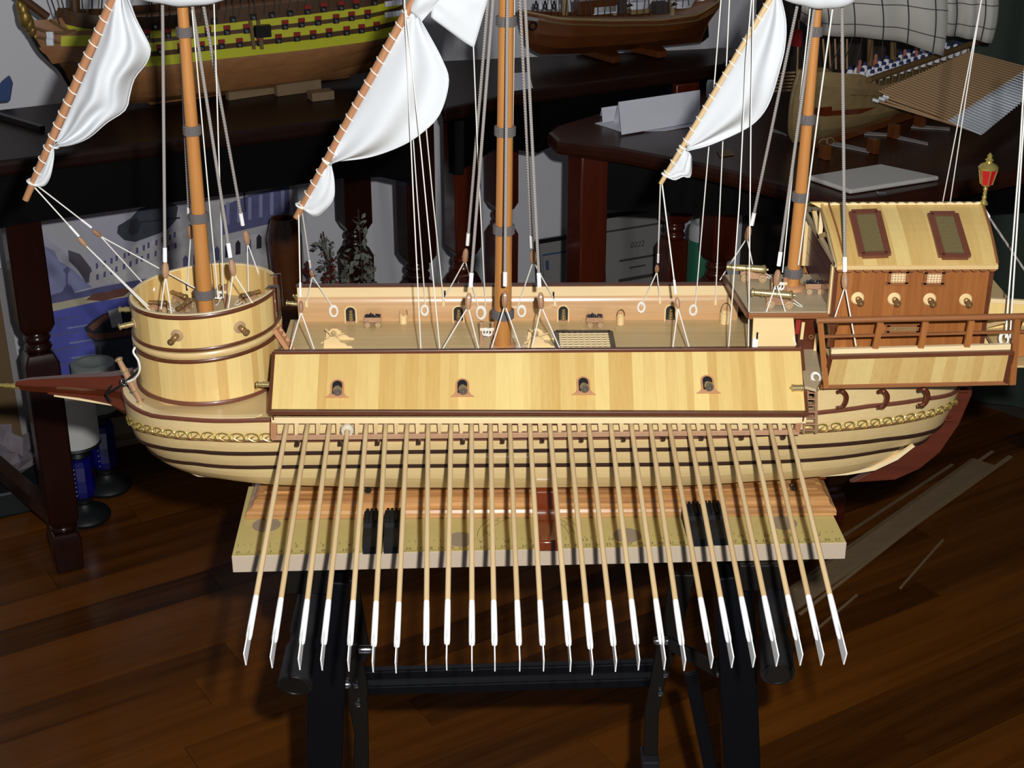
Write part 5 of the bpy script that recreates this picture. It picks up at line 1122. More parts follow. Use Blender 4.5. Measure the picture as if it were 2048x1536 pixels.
# ------------------------------------------------------------------ oars
TIP = [(488, 1328), (541, 1334), (597, 1338), (642, 1339), (696, 1341), (745, 1343), (791, 1345), (852, 1341), (893, 1339), (944, 1341), (990, 1341), (1040, 1341), (1088, 1341), (1142, 1342), (1186, 1349), (1233, 1342), (1279, 1339), (1331, 1338), (1371, 1340), (1426, 1335), (1467, 1334), (1510, 1333), (1557, 1331), (1605, 1329), (1647, 1329), (1693, 1327)]
ORD = ['first', 'second', 'third', 'fourth', 'fifth', 'sixth', 'seventh', 'eighth', 'ninth', 'tenth', 'eleventh', 'twelfth', 'thirteenth']
for i, (tx, (bx, by)) in enumerate(zip(OT, TIP)):
    f = i / 25; A = V(tx, lerp(858, 850, f), Yb + .0075); B = V(bx, by, 1.028); d = (B - A).normalized(); L = (B - A).length; A0 = A - d * .030; R_ = .0024
    lab = '%s oar of the near row counting from the bow' % ORD[i] if i < 13 else '%s oar of the near row counting from the stern' % ORD[25 - i]
    if i == 0: lab = 'first oar at the bow end of the near row'
    if i == 25: lab = 'first oar at the stern end of the near row'
    if i == 3: lab = 'fourth oar from the bow, with a pale ring at its port'
    o = thing('oar', lab, 'oar', B, 'oars on the near side of the galleass')
    Ls = L + .030; wp = Ls - .076; se = Ls - .027
    MB().lathe([(0, 0), (R_ * .9, 0), (R_, .02), (R_, wp), (0, wp)], A0, d, 12).build('shaft', 'oar_wood', o)
    MB().lathe([(R_ * 1.02, wp - .0002), (R_ * 1.12, wp + .012), (R_ * 1.12, se - .004), (R_ * .95, se - .001), (R_ * .5, se), (0, se)], A0, d, 12).build('painted_end', 'white_paint', o)
    side = d.cross(Z3).normalized(); up = side.cross(d); q = lambda s, h: A0 + d * s + up * h
    pl = [q(wp + .010, -.0012), q(wp + .010, .0012), q(se - .016, .0022), q(se - .002, .0070), q(Ls - .004, .0074), q(Ls - .006, -.0080), q(se - .020, -.0072)]
    b = MB(); b.prism([p - side * .0005 for p in pl], side * .0010); b.build('blade', 'white_paint', o, smooth=False)
    if i == 3: MB().lathe([(.0030, -.003), (.0058, -.003), (.0064, -.001), (.0064, .002), (.0054, .0034), (.0030, .0034)], A + d * .002, d, 20, caps=False).build('grommet', 'grommet', o)

# ------------------------------------------------------------------ deck furniture
whm = {}
bm_deckb = barrel_mesh('gun_barrel', .040, .0042, 'bronze')
def wheel_mesh(r, mat):
    k = (r, mat)
    if k not in whm: whm[k] = MB().lathe([(0, 0), (r * .35, -.0006), (r * .4, .0), (r * .7, .0002), (r * .75, -.0003), (r, -.0003), (r, .0018), (0, .0018)], (0, 0, 0), -Y3, 16).mesh('wheel', mat)
    return whm[k]
def place(p, ang): return Matrix.Translation(p) @ Matrix.Rotation(ang, 4, 'Z')
def deck_cannon(label, p, ang, sc=1.0, grp='small brass cannons on carriages', bmesh_=None):
    t = thing('deck_cannon', label, 'cannon', p, grp); M4 = place(Vector(p), ang) @ Matrix.Diagonal((sc, sc, sc, 1))
    cm = MB()
    for s in (-1, 1): cm.prism([Vector((x, s * .0042 - .0008, z)) for x, z in ((-.015, .003), (.012, .003), (.012, .010), (.007, .0115), (.002, .0105), (-.004, .009), (-.009, .0075), (-.015, .0065))], (0, .0016, 0))
    cm.box((-.001, 0, .0042), (.024, .0084, .0016)); inst(cm.mesh('carriage', 'block_wood', smooth=False), 'carriage', t, M4)
    for x in (-.010, .008):
        for s in (-1, 1): inst(wheel_mesh(.0042, 'rosette_tan'), 'wheel', t, M4 @ Matrix.Translation((x, s * .0052 + (.0018 if s > 0 else 0), .0042)))
    inst(bm_deck if sc > .9 else bm_deckb, 'gun_barrel', t, M4 @ Matrix.Translation((-.013, 0, .0118)) @ Matrix.Rotation(-.05, 4, 'Y'))
    for x in (-.013, .010): inst(MB().torus((x, -.0058, .0068), .0016, .0004, Y3, 10, 5).mesh('ring_bolt', 'brass'), 'ring_bolt', t, M4)
    inst(MB().tube(smooth_path([Vector((-.014, -.005, .006)), Vector((-.020, -.004, .002)), Vector((-.024, .001, .0008)), Vector((-.019, .005, .003)), Vector((-.014, .005, .006))], 5), .0005, 5).mesh('breech_rope', 'white_rope'), 'breech_rope', t, M4)
    return t
PI = math.pi
deck_cannon('brass cannon on the far side of the quarterdeck, pointing at the bow', VZ(1504, 560, zq) , PI - .08, 1.0)
deck_cannon('brass cannon on the near side of the quarterdeck, pointing at the bow', VZ(1556, 612, zq), PI - .12, 1.0)
deck_cannon('brass cannon beside the cabin front, pointing away across the quarterdeck', VZ(1652, 566, zq), PI * .60, .85)
zfl = lambda px, py: VZ(px, py, Z_fl + .0003)
deck_cannon('brass cannon inside the forecastle at the left, facing outward', zfl(318, 618) + Z3 * -.002, PI - .05, .70)
deck_cannon('brass cannon inside the forecastle in front of the mast, facing the viewer', zfl(374, 622), -PI * .58, .70)
deck_cannon('brass cannon inside the forecastle behind the mast, left side', zfl(362, 606), PI * .80, .70)
deck_cannon('brass cannon inside the forecastle behind the mast, right side', zfl(436, 600), PI * .5, .70)
deck_cannon('brass cannon inside the forecastle beside the doorway', zfl(500, 606) + Z3 * .001, PI * .18, .70)
def shot_cart(label, p, ang=0):
    t = thing('shot_cart', label, 'cart', p, 'shot carts on the deck'); M4 = place(Vector(p), ang) @ Matrix.Scale(1.14, 4); b = MB(); b.box((0, 0, .0046), (.0155, .0080, .001))
    for s in (-1, 1): b.box((0, s * .0038, .0068), (.0155, .0008, .0044)); b.box((s * .0074, 0, .0068), (.0008, .008, .0044))
    inst(b.mesh('cart_body', 'block_wood', smooth=False), 'cart_body', t, M4)
    for x in (-.0046, .0050):
        for s in (-1, 1): inst(wheel_mesh(.0026, 'rosette_tan'), 'wheel', t, M4 @ Matrix.Translation((x, s * .0048 + (.0014 if s > 0 else 0), .0026)))
    rr = random.Random(2); b = MB()
    for i in range(46): b.ball((rr.uniform(-.0066, .0066), rr.uniform(-.0032, .0032), .0072 + rr.random() * .0030), .00105, 6, 5)
    o = inst(b.mesh('iron_shot', 'iron_shot'), 'iron_shot', t, M4); o['kind'] = 'stuff'
    inst(MB().tube([Vector((-.008, 0, .005)), Vector((-.012, 0, .0042))], .0005, 5).mesh('draw_bar', 'brass'), 'draw_bar', t, M4)
shot_cart('cart of black shot on the main deck left of the mast', VZ(746, 650, ZD)); shot_cart('cart of black shot on the main deck right of the mast', VZ(1189, 650, ZD)); shot_cart('cart of black shot on the quarterdeck beside the cabin', VZ(1626, 584, zq))
def bucket(label, px, py, sc=1.0, tilt=0.0):
    p = VZ(px, py, ZD); t = thing('bucket', label, 'bucket', p, 'small wooden buckets on the main deck')
    MB().lathe([(0, 0), (.0040 * sc, 0), (.0042 * sc, .003 * sc), (.0044 * sc, .0031 * sc), (.0044 * sc, .0042 * sc), (.0042 * sc, .0043 * sc), (.0044 * sc, .0082 * sc), (.0047 * sc, .0083 * sc), (.0047 * sc, .0094 * sc), (.0038 * sc, .0094 * sc), (.0036 * sc, .005 * sc), (0, .005 * sc)], p, Z3, 16).build('pail', 'light_ply', t)
    MB().tube([p + Vector((.0042 * sc * math.cos(a), tilt * math.sin(a), .0092 * sc + .0085 * sc * math.sin(a))) for a in [PI * k / 10 for k in range(11)]], .00035, 5).build('handle', 'gunmetal', t)
bucket('small pale bucket left of the mainmast beside the far bulwark', 807, 646, 1.0, .004); bucket('small pale bucket right of the shot cart, handle upright', 1241, 648, 1.0, -.003); bucket('larger pale bucket with wire handle before the quarterdeck', 1450, 646, 1.3)
def windlass(label, px, py):
    p = VZ(px, py, ZD); t = thing('windlass', label, 'windlass', p, 'windlasses on the main deck')
    pr = [(-.010, 0), (.020, 0), (.019, .0018), (.015, .0022), (.012, .0050), (.008, .0060), (.006, .0100), (.002, .0125), (-.003, .0125), (-.006, .0100), (-.009, .0085)]
    for y in (-.008, .014): MB().prism([p + Vector((x, y, z)) for x, z in pr], Y3 * .0018).build('cheek', 'light_ply', t, smooth=False)
    MB().lathe([(0, 0), (.0030, 0), (.0030, .006), (.0022, .008), (.0022, .015), (.0030, .017), (.0030, .021), (0, .021)], p + Vector((-.001, -.006, .008)), Y3, 14).build('drum', 'light_ply', t)
    for k in range(4): a = k * PI / 2 + .5; MB().tube([p + Vector((-.001, .002, .008)), p + Vector((-.001 + .014 * math.cos(a), -.001, max(.0012, .008 + .012 * math.sin(a))))], .0008, 6).build('handspike', 'light_ply', t)
windlass('pale wooden windlass on the main deck by the forecastle ladder', 668, 690); windlass('pale wooden windlass between the mainmast and the hatch grating', 1074, 690)
# hatch grating
hg = thing('hatch_grating', 'white lattice hatch grating in a grey frame on the main deck', 'hatch', VZ(1168, 690, ZD)); zg = ZD + .0004
P4 = [VZ(1116, 708, zg), VZ(1228, 708, zg), VZ(1214, 668, zg), VZ(1114, 668, zg)]; P4[3].x = P4[0].x; P4[2].x = P4[1].x
MB().prism(P4, Z3 * .0008).build('hatch_base', 'void_shade', hg, smooth=False)  # base plate coloured dark for the shade between the bars
for i in range(4): MB().bar(P4[i] + Z3 * .0018, P4[(i + 1) % 4] + Z3 * .0018, .0052, .0036).build('frame_side', 'gunmetal', hg, smooth=False)
for k in range(9): x = lerp(P4[0].x, P4[1].x, (k + .8) / 9.6); MB().box((x, (P4[0].y + P4[3].y) / 2, zg + .0018), (.0021, P4[3].y - P4[0].y - .004, .0016)).build('grating_bar', 'pale_strip', hg, smooth=False)
for k in range(8): y = lerp(P4[0].y, P4[3].y, (k + .8) / 8.6); MB().box(((P4[0].x + P4[1].x) / 2, y, zg + .0022), (P4[1].x - P4[0].x - .004, .0014, .0014)).build('grating_bar', 'pale_strip', hg, smooth=False)
# riding bitts at each mast
def bitts(label, px, py, z, h, w):
    p = VZ(px, py, z); t = thing('mast_bitts', label, 'bitts', p, 'bitts beside the masts')
    for s in (-1, 1): MB().box(p + Vector((s * w, 0, h / 2)), (.0040, .0040, h)).build('post', 'block_wood', t, smooth=False, bevel=.0006)
    MB().box(p + Vector((0, -.003, h * .72)), (w * 2.6, .0020, .0030)).build('crossbar', 'pale_strip', t, smooth=False, bevel=.0004)
    b = MB()
    for k in range(4): b.torus(p + Vector((w * (.2 if k % 2 else -.3), -.0046, h * .66 - .0006 * k)), .0034, .0006, (0.2, -1, .1), 14, 5)
    b.build('belayed_rope', 'white_rope', t)
bitts('wooden rope bitts left of the mainmast foot', 975, 690, ZD, .026, .006); bitts('wooden rope bitts behind the foremast inside the forecastle', 440, 616, Z_fl, .026, .007); bitts('wooden rope bitts left of the mizzen mast on the quarterdeck', 1556, 592, zq, .020, .006)

# ================================================================== other model ships in the background
def curve_pts(pts, n, p0, nrm, out):
    """points of a photo polyline on an upright plane, pushed out towards the viewer by out(s)"""
    poly = resample([Vector((x, y, 0)) for x, y in pts], n); res = []
    for i, q in enumerate(poly): res.append(VP(q.x, q.y, p0, nrm) - nrm * out(i / (n - 1)))
    return res
def mirror(pts, p0, nrm): return [p - nrm * 2 * ((p - p0).dot(nrm)) for p in pts]
def fullness(b, bow=.10, stern=.10, sfull=.5): return lambda s: b * min(1, max(0, s / bow)) ** .6 * (min(1, max(0, (1 - s) / stern)) ** .5 * (1 - sfull) + sfull)
# ---- three-decker with yellow bands
pA0 = VZ(450, 196, ZT) + Z3 * .012; shA = thing('model_warship', 'large model warship with yellow gun bands on the left table', 'model ship', Vector((pA0.x, pA0.y, ZT)))
yb3 = [(112, 112), (160, 120), (220, 122), (300, 117), (450, 101), (600, 85), (700, 72), (786, 58)]
up_ = lambda d, pts=yb3: [(x + d * .06, y - d) for x, y in pts]
rowsA = [([(150, 186), (210, 203), (280, 205), (400, 193), (600, 169), (742, 142)], fullness(.004)), ([(140, 170), (210, 186), (300, 186), (450, 171), (600, 150), (752, 118)], fullness(.040, .3, .3, .1)),
         ([(124, 142), (200, 152), (300, 146), (450, 130), (600, 112), (768, 84)], fullness(.062, .25, .2, .4)), (yb3, fullness(.068, .25, .1, .6)), (up_(19), fullness(.068, .25, .1, .6)), (up_(29), fullness(.068, .25, .1, .6)), (up_(46), fullness(.066, .25, .1, .6)), (up_(54), fullness(.064, .25, .1, .6)), (up_(68), fullness(.062, .25, .1, .6)), (up_(96), fullness(.060, .25, .1, .6))]
cvA = [curve_pts(p, 40, pA0, E2, f) for p, f in rowsA]
for i, (nm, mt) in enumerate((('lower_hull', 'bg_hull'), ('lower_hull', 'bg_hull'), ('lower_hull', 'bg_hull'), ('gun_band', 'yellow_paint'), ('wale', 'bg_wale'), ('gun_band', 'yellow_paint'), ('wale', 'bg_wale'), ('gun_band', 'yellow_paint'), ('upper_works', 'bg_wale'))):
    for sd in (0, 1):
        a, c = cvA[i], cvA[i + 1]
        if sd: a, c = mirror(a, pA0, E2), mirror(c, pA0, E2)
        MB().sheet([a, [lerp(p, q, .5) - (E2 if not sd else -E2) * (.004 if i < 3 else 0) for p, q in zip(a, c)], c], .003).build(nm, mt, shA, ang=60)
for ring in (cvA,):     # transom and deck
    MB().sheet([[c[-1] for c in cvA], [mirror([c[-1]], pA0, E2)[0] for c in cvA]], .003).build('transom', 'bg_wale', shA, smooth=False)
MB().sheet([[p - Z3 * .015 for p in cvA[-1]], [p - Z3 * .015 for p in mirror(cvA[-1], pA0, E2)]], .002).build('deck', 'bg_hull', shA, smooth=False)
portm = MB().box((0, 0, 0), (.0115, .003, .0110)).mesh('gun_port', 'port_black', smooth=False); lidm = MB().box((0, -.0020, .0088), (.0125, .0040, .0070)).mesh('port_lid', 'red_lid', smooth=False); muzm = MB().lathe([(0, 0), (.0032, 0), (.0030, .004), (0, .004)], (0, 0, -.001), -Y3, 8).mesh('muzzle', 'steel')
P3 = [(320, 102), (362, 99), (403, 96), (443, 92), (479, 89), (520, 86), (557, 81), (594, 77), (626, 73), (658, 69), (693, 65), (723, 61), (753, 56)]
P2 = [(294, 72), (336, 70), (376, 68), (416, 66), (454, 64), (493, 61), (570, 53), (603, 49), (636, 45), (672, 41), (703, 36), (735, 32)]; P1 = [(310, 52), (428, 42), (466, 39), (507, 34), (544, 30), (580, 27), (615, 23), (647, 18), (682, 15), (712, 12), (749, 5)]
RA = frame(E1, E2, Z3, Vector())
for row, lid in ((P3, True), (P2, True), (P1, False)):
    for k, (px, py) in enumerate(row):
        p = VP(px, py, pA0 - E2 * .0700, E2); g = inst(portm, 'gun_port', shA, Matrix.Translation(p) @ RA)
        if lid or k > 5: inst(lidm, 'port_lid', g, Matrix.Translation(p) @ RA); OFF[g] = p
        inst(muzm, 'muzzle', g, Matrix.Translation(p) @ RA)
        for ch in list(g.children): ch.matrix_parent_inverse = Matrix(); ch.matrix_local = Matrix()
qA = lambda px, py, o=.0: VP(px, py, pA0 - E2 * o, E2)
MB().tube(smooth_path([qA(55, 40), qA(66, 70), qA(84, 100), qA(106, 122), qA(124, 140), qA(150, 184)], 5), .006, 8).build('stem_post', 'port_black', shA)
MB().sheet([[qA(62, 40), qA(110, 40), qA(170, 30)], [qA(80, 95), qA(125, 80, .02), qA(190, 75, .04)], [qA(108, 124), qA(150, 120, .03), qA(200, 120, .05)]], .006).build('bow_head', 'bg_hull', shA)
b = MB()
for px, py, rr_ in ((46, 22, .014), (50, 36, .016), (58, 48, .014), (40, 12, .010), (64, 60, .012), (70, 74, .009)): b.ball(qA(px, py), rr_, 10, 8, (.8, .7, 1.2))
b.build('figurehead', 'gold_carve', shA)
MB().tube([qA(10, -30), qA(95, 34)], .008, 10).build('bowsprit', 'bg_wale', shA)
for pts in ([(70, 56), (110, 66), (170, 62)], [(78, 74), (115, 84), (165, 82)], [(100, 40), (140, 62), (172, 46), (174, 20)]): MB().tube(smooth_path([qA(x, y, .02) for x, y in pts], 5), .003, 6).build('head_rail', 'frame_wood', shA)
MB().sheet([[qA(122, 72, .035), qA(182, 70, .05)], [qA(122, 92, .035), qA(184, 92, .052)]], .002).build('gun_band', 'yellow_paint', shA, smooth=False)
for k in range(4): MB().box(qA(97 + 7 * (k % 2), 70 + 14 * (k // 2), .03), (.006, .006, .012)).build('bollard', 'bg_blade', shA, smooth=False)
rr = random.Random(6)
for k in range(30):
    px = 285 + k * 16 + rr.random() * 6; py = interp(yb3, px) - 62; MB().tube([qA(px, py, .064), qA(px + rr.uniform(-6, 14), py - 60, .05)], .0014, 5).build('shroud', 'bg_rope', shA)
for px in (150, 430, 640): MB().tube([qA(px, 40), qA(px - 4, -90)], .010, 10).build('mast', 'bg_wale', shA)
for k in range(8): MB().tube([qA(120 + k * 16, 50, .02), qA(96 + k * 22, -20, .02)], .0014, 5).build('shroud', 'bg_rope', shA)
for px in (500, 516): MB().bar(qA(px, 40, .072), qA(px + 8, 98, .072), .006, .006).build('fender', 'frame_wood', shA, smooth=False)
MB().box(qA(505 + 20, 62, .074), (.030, .014, .022), Matrix.Rotation(AW, 3, 'Z')).build('channel', 'port_black', shA, smooth=False)
for j in range(2):
    for k in range(5): MB().box(qA(773 + k * 7, 8 + 22 * j - k, .07), (.006, .004, .010), Matrix.Rotation(AW, 3, 'Z')).build('stern_light', 'bg_blade', shA, smooth=False)
for (a, c, h, lab) in (((455, 200), (548, 186), .016, 'pale wooden batten propping the yellow-banded warship, left'), ((552, 192), (640, 180), .022, 'pale wooden batten propping the yellow-banded warship, right')):
    A_, B_ = VZ(*a, ZT), VZ(*c, ZT); b = MB(); b.bar(A_ + Z3 * (h / 2 + .0005), B_ + Z3 * (h / 2 + .0005), .014, h); tag(b.build('batten', 'strip_wood', smooth=False), lab, 'batten')
p = VZ(642, 198, ZT); tag(MB().box(p + Z3 * .0085, (.045, .03, .016), Matrix.Rotation(AW, 3, 'Z')).build('wood_block', 'strip_wood', smooth=False), 'small wooden block beside the battens on the left table', 'block')
crA = MB(); A_ = VZ(300, 212, ZT); B_ = VZ(700, 156, ZT); crA.bar(A_ + Z3 * .0056 + E2 * .02, B_ + Z3 * .0056 + E2 * .02, .03, .010); crA.build('cradle', 'bg_hull', shA, smooth=False)
b = MB(); p = VZ(8, 205, ZT); b.prism([p + E1 * x + Z3 * z for x, z in ((-.03, 0), (.012, 0), (.022, .035), (.018, .05), (.006, .042), (-.006, .03), (-.03, .026))], E2 * .012); tag(b.build('carved_ornament', 'ink_blue', smooth=False, bevel=.003), 'dark blue ornament at the left end of the left table', 'ornament')
b = MB(); p0_, p1_ = VZ(-40, 226, ZT), VZ(86, 264, ZT); b.bar(p0_ + Z3 * .006, p1_ + Z3 * .006, .010, .010); tag(b.build('dark_rod', 'port_black', smooth=False), 'dark rod lying across the left table', 'rod')
# ---- brown sailing ship on the corner table
pB0 = VZ(1250, 112, ZT) + Z3 * .016; shB = thing('model_sailing_ship', 'brown model sailing ship on the corner table behind the mainmast', 'model ship', Vector((pB0.x, pB0.y, ZT)))
rowsB = [([(1064, 98), (1084, 108), (1160, 106), (1250, 98), (1398, 84)], fullness(.004)), ([(1054, 84), (1100, 92), (1250, 82), (1404, 66)], fullness(.034, .2, .3, .1)), ([(1047, 62), (1100, 66), (1250, 60), (1350, 50), (1410, 40)], fullness(.046, .2, .2, .3)), ([(1040, 32), (1100, 40), (1200, 43), (1300, 42), (1370, 34), (1424, 12)], fullness(.048, .2, .15, .5)), ([(1038, 20), (1100, 30), (1200, 33), (1300, 32), (1372, 22), (1430, -6)], fullness(.047, .2, .15, .5))]
cvB = [curve_pts(p, 30, pB0, E2, f) for p, f in rowsB]
for i in range(4):
    for sd in (0, 1):
        a, c = cvB[i], cvB[i + 1]
        if sd: a, c = mirror(a, pB0, E2), mirror(c, pB0, E2)
        MB().sheet([a, [lerp(p, q, .5) for p, q in zip(a, c)], c], .003).build('hull_side', 'bg_hull_red', shB, ang=60)
MB().tube(cvB[3], .0022, 6).build('rub_rail', 'frame_wood', shB); MB().tube(cvB[4], .0026, 6).build('cap_rail', 'bg_galley', shB)
MB().sheet([[p - Z3 * .008 for p in cvB[4]], [p - Z3 * .008 for p in mirror(cvB[4], pB0, E2)]], .002).build('deck', 'bg_hull', shB, smooth=False)
MB().sheet([[c[-1] for c in cvB], [mirror([c[-1]], pB0, E2)[0] for c in cvB]], .003).build('transom', 'bg_hull_red', shB, smooth=False)
qB = lambda px, py, o=0: VP(px, py, pB0 - E2 * o, E2)
MB().prism([qB(1404, 38), qB(1416, 36), qB(1418, 74), qB(1404, 84)], E2 * .008).build('rudder', 'port_black', shB, smooth=False)
for px, w, h, mt in ((1190, .09, .03, 'bg_hull_red'), (1205, .06, .018, 'figure_white'), (1275, .045, .02, 'bg_galley'), (1320, .03, .024, 'bg_rope'), (1240, .02, .03, 'bg_rope')): MB().box(qB(px, 26, 0) + Z3 * h / 2, (w, .03, h), Matrix.Rotation(AW, 3, 'Z')).build('deck_house', mt, shB, smooth=False, bevel=.002)
for px, py in ((1278, 14), (1366, 12)):
    b = MB(); c = qB(px, py, .03); b.loft([[c + E1 * x + E2 * y * (1 - (x / .032) ** 2) ** .5 * (.4 + .6 * z) + Z3 * (.012 * z) for x, y, z in [(-.031, s, zz) for s in (0,) for zz in (0,)] * 1 + [(.031 * math.cos(a_) , .012 * math.sin(a_), 1) for a_ in [2 * PI * k / 12 for k in range(12)]]] for _ in (0,)] + [[c + E1 * .020 * math.cos(a_) + E2 * .006 * math.sin(a_) - Z3 * .004 for a_ in [2 * PI * k / 13 for k in range(13)]]], True); b.build('ship_boat', 'figure_white', shB)
for k in range(6): p = qB(1072 + k * 9, 18, .02); MB().lathe([(0, 0), (.004, 0), (.0044, .008), (.002, .012), (.0028, .015), (0, .018)], p, Z3, 8).build('figurine', 'figure_white' if k % 2 else 'port_black', shB)
for px in (1130, 1230, 1345): MB().tube([qB(px, 30), qB(px, -90)], .006, 8).build('mast', 'bg_galley', shB)
for k in range(22): px = 1105 + k * 13; MB().tube([qB(px, interp([(1100, 30), (1300, 32), (1420, 0)], px), .046), qB(px + (k % 3 - 1) * 8, -60, .03)], .0011, 5).build('shroud', 'bg_rope', shB)
MB().tube([qB(1050, 36, .05), qB(1075, 40, .05)], .004, 8).build('anchor_stock', 'frame_silver', shB); MB().torus(qB(1066, 52, .05), .008, .0022, E2).build('anchor', 'port_black', shB)
for (a, c, d, e) in (((1152, 106), (1218, 96), (1242, 124), (1226, 128)), ((1238, 98), (1308, 88), (1334, 114), (1316, 117))):
    A_, B_, C_, D_ = [VZ(x, y, ZT + .001) for x, y in (a, c, d, e)]; MB().prism([A_, lerp(A_, B_, .5) + Z3 * .006, B_, C_, D_], Z3 * .014).build('cradle_foot', 'bg_hull_red', shB, smooth=False, bevel=.002)
# ---- galley with a fan of oars on the right table
k0, k1 = VZ(1604, 284, ZR), VZ(1880, 186, ZR); GD = (k1 - k0); GD.z = 0; GD.normalize(); GN = Vector((-GD.y, GD.x, 0)); GN = GN if GN.dot(Vector((0, 1, 0))) > 0 else -GN
pG0 = k0 + Z3 * .014; shG = thing('model_galley', 'pale model galley with many oars on the right table', 'model ship', Vector((pG0.x, pG0.y, ZR)))
qG = lambda px, py, o=0: VP(px, py, pG0 - GN * o, GN)
rowsG = [([(1588, 284), (1640, 280), (1720, 258), (1820, 222), (1920, 180)], fullness(.004)), ([(1582, 256), (1640, 256), (1720, 242), (1820, 210), (1930, 168)], fullness(.025, .3, .5, .1)), ([(1580, 226), (1640, 228), (1720, 222), (1820, 200), (1940, 156)], fullness(.038, .25, .5, .2)), ([(1584, 196), (1640, 196), (1720, 190), (1820, 172), (1945, 130)], fullness(.042, .2, .4, .3)), ([(1590, 168), (1640, 168), (1720, 172), (1820, 150), (1950, 104)], fullness(.042, .2, .4, .3)), ([(1600, 142), (1640, 140), (1690, 142), (1722, 166), (1820, 142), (1950, 98)], fullness(.040, .2, .4, .3))]
cvG = [curve_pts(p, 36, pG0, GN, f) for p, f in rowsG]
for i in range(5):
    for sd in (0, 1):
        a, c = cvG[i], cvG[i + 1]
        if sd: a, c = mirror(a, pG0, GN), mirror(c, pG0, GN)
        MB().sheet([a, [lerp(p, q, .5) for p, q in zip(a, c)], c], .002).build('hull_side', 'bg_galley', shG, ang=60)
MB().sheet([[c[0] for c in cvG], [mirror([c[0]], pG0, GN)[0] for c in cvG]], .002).build('stern_face', 'bg_galley', shG, smooth=False)
MB().prism([qG(x, y, .045) for x, y in ((1632, 216), (1664, 213), (1664, 222), (1752, 215), (1720, 228), (1650, 232), (1628, 230))], GN * .003).build('painted_band', 'red_wood', shG, smooth=False)
MB().sheet([[p - Z3 * .012 for p in cvG[4]], [p - Z3 * .012 for p in mirror(cvG[4], pG0, GN)]], .002).build('deck', 'bg_galley', shG, smooth=False)
MB().tube([qG(1738, 160, .06), qG(1960, 82, .06)], .006, 6).build('outrigger_beam', 'frame_wood', shG)
MB().tube(smooth_path([qG(1588, 282), qG(1580, 262), qG(1584, 200), qG(1600, 140)], 5), .004, 8).build('stern_post', 'bg_galley', shG)
for k in range(16): t = k / 15; a = lerp(Vector((1746, 168, 0)), Vector((1950, 92, 0)), t); MB().tube([qG(a.x, a.y - 4, .06), qG(a.x - 4, a.y + 14, .045)], .0012, 5).build('outrigger_stay', 'bg_oar', shG)
for k in range(30):
    t = k / 29; a = lerp(Vector((1758, 182, 0)), Vector((1936, 104, 0)), t); A_ = qG(a.x, a.y, .062); tp_ = lerp(Vector((1966, 268, 0)), Vector((2110, 150, 0)), t); B_ = VZ(tp_.x, tp_.y, .83 + .012 * t); d = B_ - A_
    o = MB().tube([A_, A_ + d * .70], .0022, 6).build('oar_shaft', 'bg_oar', shG); sd_ = d.cross(Z3).normalized(); MB().prism([A_ + d * .68 - sd_ * .003, A_ + d * .68 + sd_ * .003, A_ + d * .76 + sd_ * .0085, B_ + sd_ * .009, B_ - sd_ * .009, A_ + d * .76 - sd_ * .0085], Z3 * .0015).build('oar_blade', 'bg_blade', o, smooth=False)
for k, (a, c) in enumerate((((1745, 199), (1950, 262)), ((1758, 196), (1958, 266)), ((1766, 192), (1962, 262)))): A_ = qG(*a, .075); B_ = VZ(*c, .825); MB().tube([A_, A_ + (B_ - A_) * .06], .0032, 6).build('oar_handle', 'bg_blade', shG); MB().tube([A_ + (B_ - A_) * .05, B_], .0022, 6).build('oar_shaft', 'bg_oar', shG)
for k in range(6): A_ = qG(1604, 144 + k * 7, -.05); MB().tube([A_, VZ(1548, 178 + k * 4, .85) if False else A_ + Vector((-.085, .02, -.010))], .002, 6).build('oar_shaft', 'bg_oar', shG)
fig = MB().lathe([(0, 0), (.0068, 0), (.0072, .009), (.0048, .015), (.0024, .017)], (0, 0, 0), Z3, 8).mesh('rower_body', 'figure_white'); hat = MB().ball((0, .001, .0185), .0046, 8, 6).mesh('rower_head', 'figure_blue')
for rw, o in enumerate((.034, .012, -.014)):
    for k in range(14):
        t = k / 13; a = lerp(Vector((1712, 160, 0)), Vector((1900, 104, 0)), t); p = qG(a.x, a.y, 0) - GN * o + Z3 * .002; f = inst(fig, 'rower', shG, Matrix.Translation(p)); h = inst(hat, 'rower_head', f, Matrix.Translation(p)); h.matrix_local = Matrix()
for a in ((1718, 140), (1738, 150), (1808, 118), (1832, 112), (1750, 128)): MB().lathe([(0, 0), (.0045, 0), (.005, .012), (.003, .016), (.0036, .020), (.0028, .024), (0, .026)], qG(a[0], a[1] + 6, 0), Z3, 8).build('officer_figure', 'figure_skin', shG)
for x0, y0, x1, y1 in ((1740, 132, 1744, -80), (1786, 122, 1790, -80)): MB().tube([qG(x0, y0), qG(x1, y1)], .006, 10).build('mast', 'frame_wood', shG)
for k in range(5): MB().tube([qG(1650 + k * 11, 138), qG(1646 + k * 12, 78)], .0018, 6).build('pole', 'bg_oar', shG)
for k in range(6): MB().tube([qG(1660 + k * 26, 140 - k * 6, .03), qG(1740 + k * 8, -60, .0)], .0008, 5).build('shroud', 'bg_rope', shG)
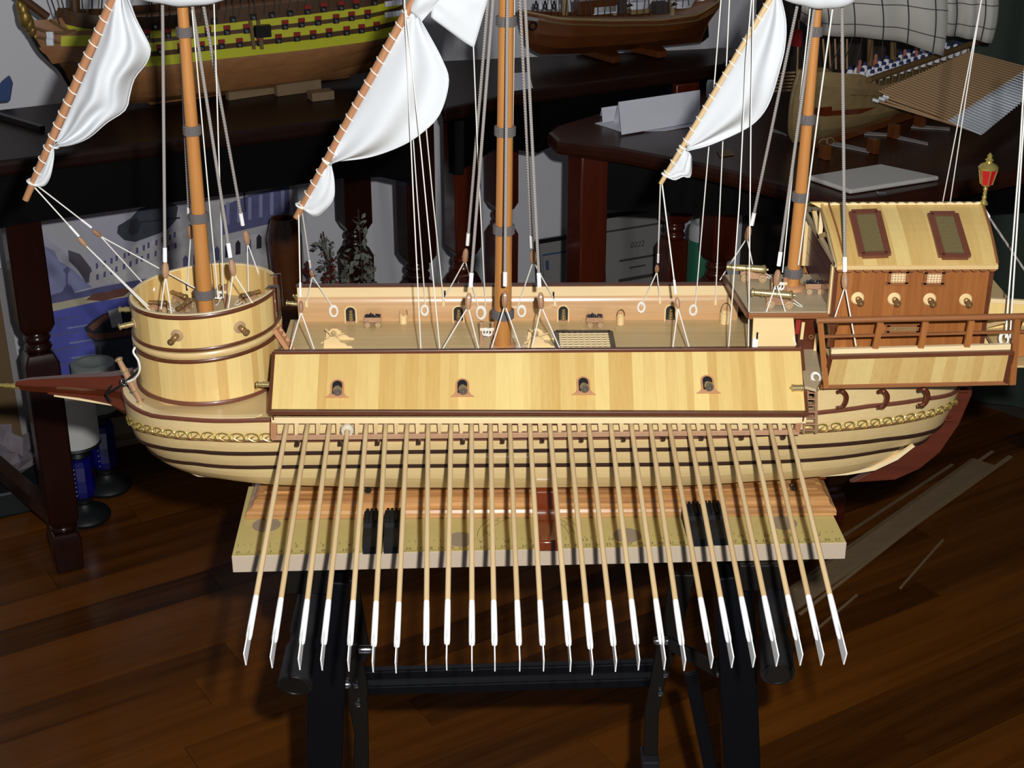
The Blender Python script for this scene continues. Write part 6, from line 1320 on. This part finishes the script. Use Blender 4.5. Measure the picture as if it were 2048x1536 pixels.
def bg_sail(top, bot, Y, name, nx):
    a = resample([V(x, y, Y) for x, y in top], 20); c = resample(smooth_path([V(x, y, Y) for x, y in bot], 6), 20); g = []
    for i in range(9): t = i / 8; g.append([lerp(p, q, t) - Y3 * (.02 * math.sin(PI * t) + .006 * math.sin(j * .9)) for j, (p, q) in enumerate(zip(a, c))])
    o = MB().sheet(g, .001, Y3).build(name, 'bg_sail', shG, ang=180)
    for k in range(nx): j = int((k + .5) * 19 / nx); MB().tube([r_[j] - Y3 * .0012 for r_ in g], .0012, 5).build('seam', 'sail_line', o)
    for i in (3, 6): MB().tube([q - Y3 * .0012 for q in g[i]], .0008, 5).build('seam', 'sail_line', o)
bg_sail([(1630, -40), (1894, -40)], [(1644, 70), (1700, 74), (1780, 80), (1840, 96), (1888, 114)], 2.78, 'sail', 5); bg_sail([(1885, -40), (1998, -40)], [(1888, 70), (1940, 78), (1986, 88)], 2.86, 'sail', 2)
bg_sail([(1598, -40), (1640, -40)], [(1600, 40), (1620, 56), (1644, 64)], 2.80, 'sail', 1)
fp = qG(1594, 150); MB().tube([fp, qG(1598, 40)], .0016, 6).build('flag_staff', 'bg_oar', shG); MB().sheet([[qG(1582, 58, .002), qG(1604, 60, .006)], [qG(1580, 92, .004), qG(1602, 94, .0)]], .001).build('flag', 'flag_red', shG, smooth=False)
MB().bar(VZ(1630, 296, ZR) + Z3 * .007, VZ(1850, 226, ZR) + Z3 * .007, .016, .012).build('stand_beam', 'bg_hull_red', shG, smooth=False)
for px, py in ((1745, 306), (1786, 276), (1838, 254), (1648, 318)): p = VZ(px, py, ZR); MB().box(p + Z3 * .0135, (.012, .022, .026), Matrix.Rotation(.5, 3, 'Z')).build('stand_foot', 'bg_hull_red', shG, smooth=False, bevel=.001)
for k, q in enumerate(([(1545, 258), (1570, 268), (1574, 272), (1545, 264)], [(1660, 282), (1740, 300), (1738, 306), (1656, 290)], [(1780, 268), (1856, 286), (1856, 291), (1776, 274)], [(1826, 250), (1900, 256), (1900, 261), (1822, 256)], [(1730, 264), (1780, 268), (1780, 273), (1728, 270)])):
    sheet_on('foil_strip', ['shiny strip on the right table, left of the galley stern', 'shiny strip on the right table under the galley stern, longest of five', 'shiny strip on the right table right of the galley stand', 'shiny strip on the right table below the oar blades', 'shiny strip on the right table between the stand feet'][k], 'strip', q, ZR + .0008, .0012, 'frame_silver')
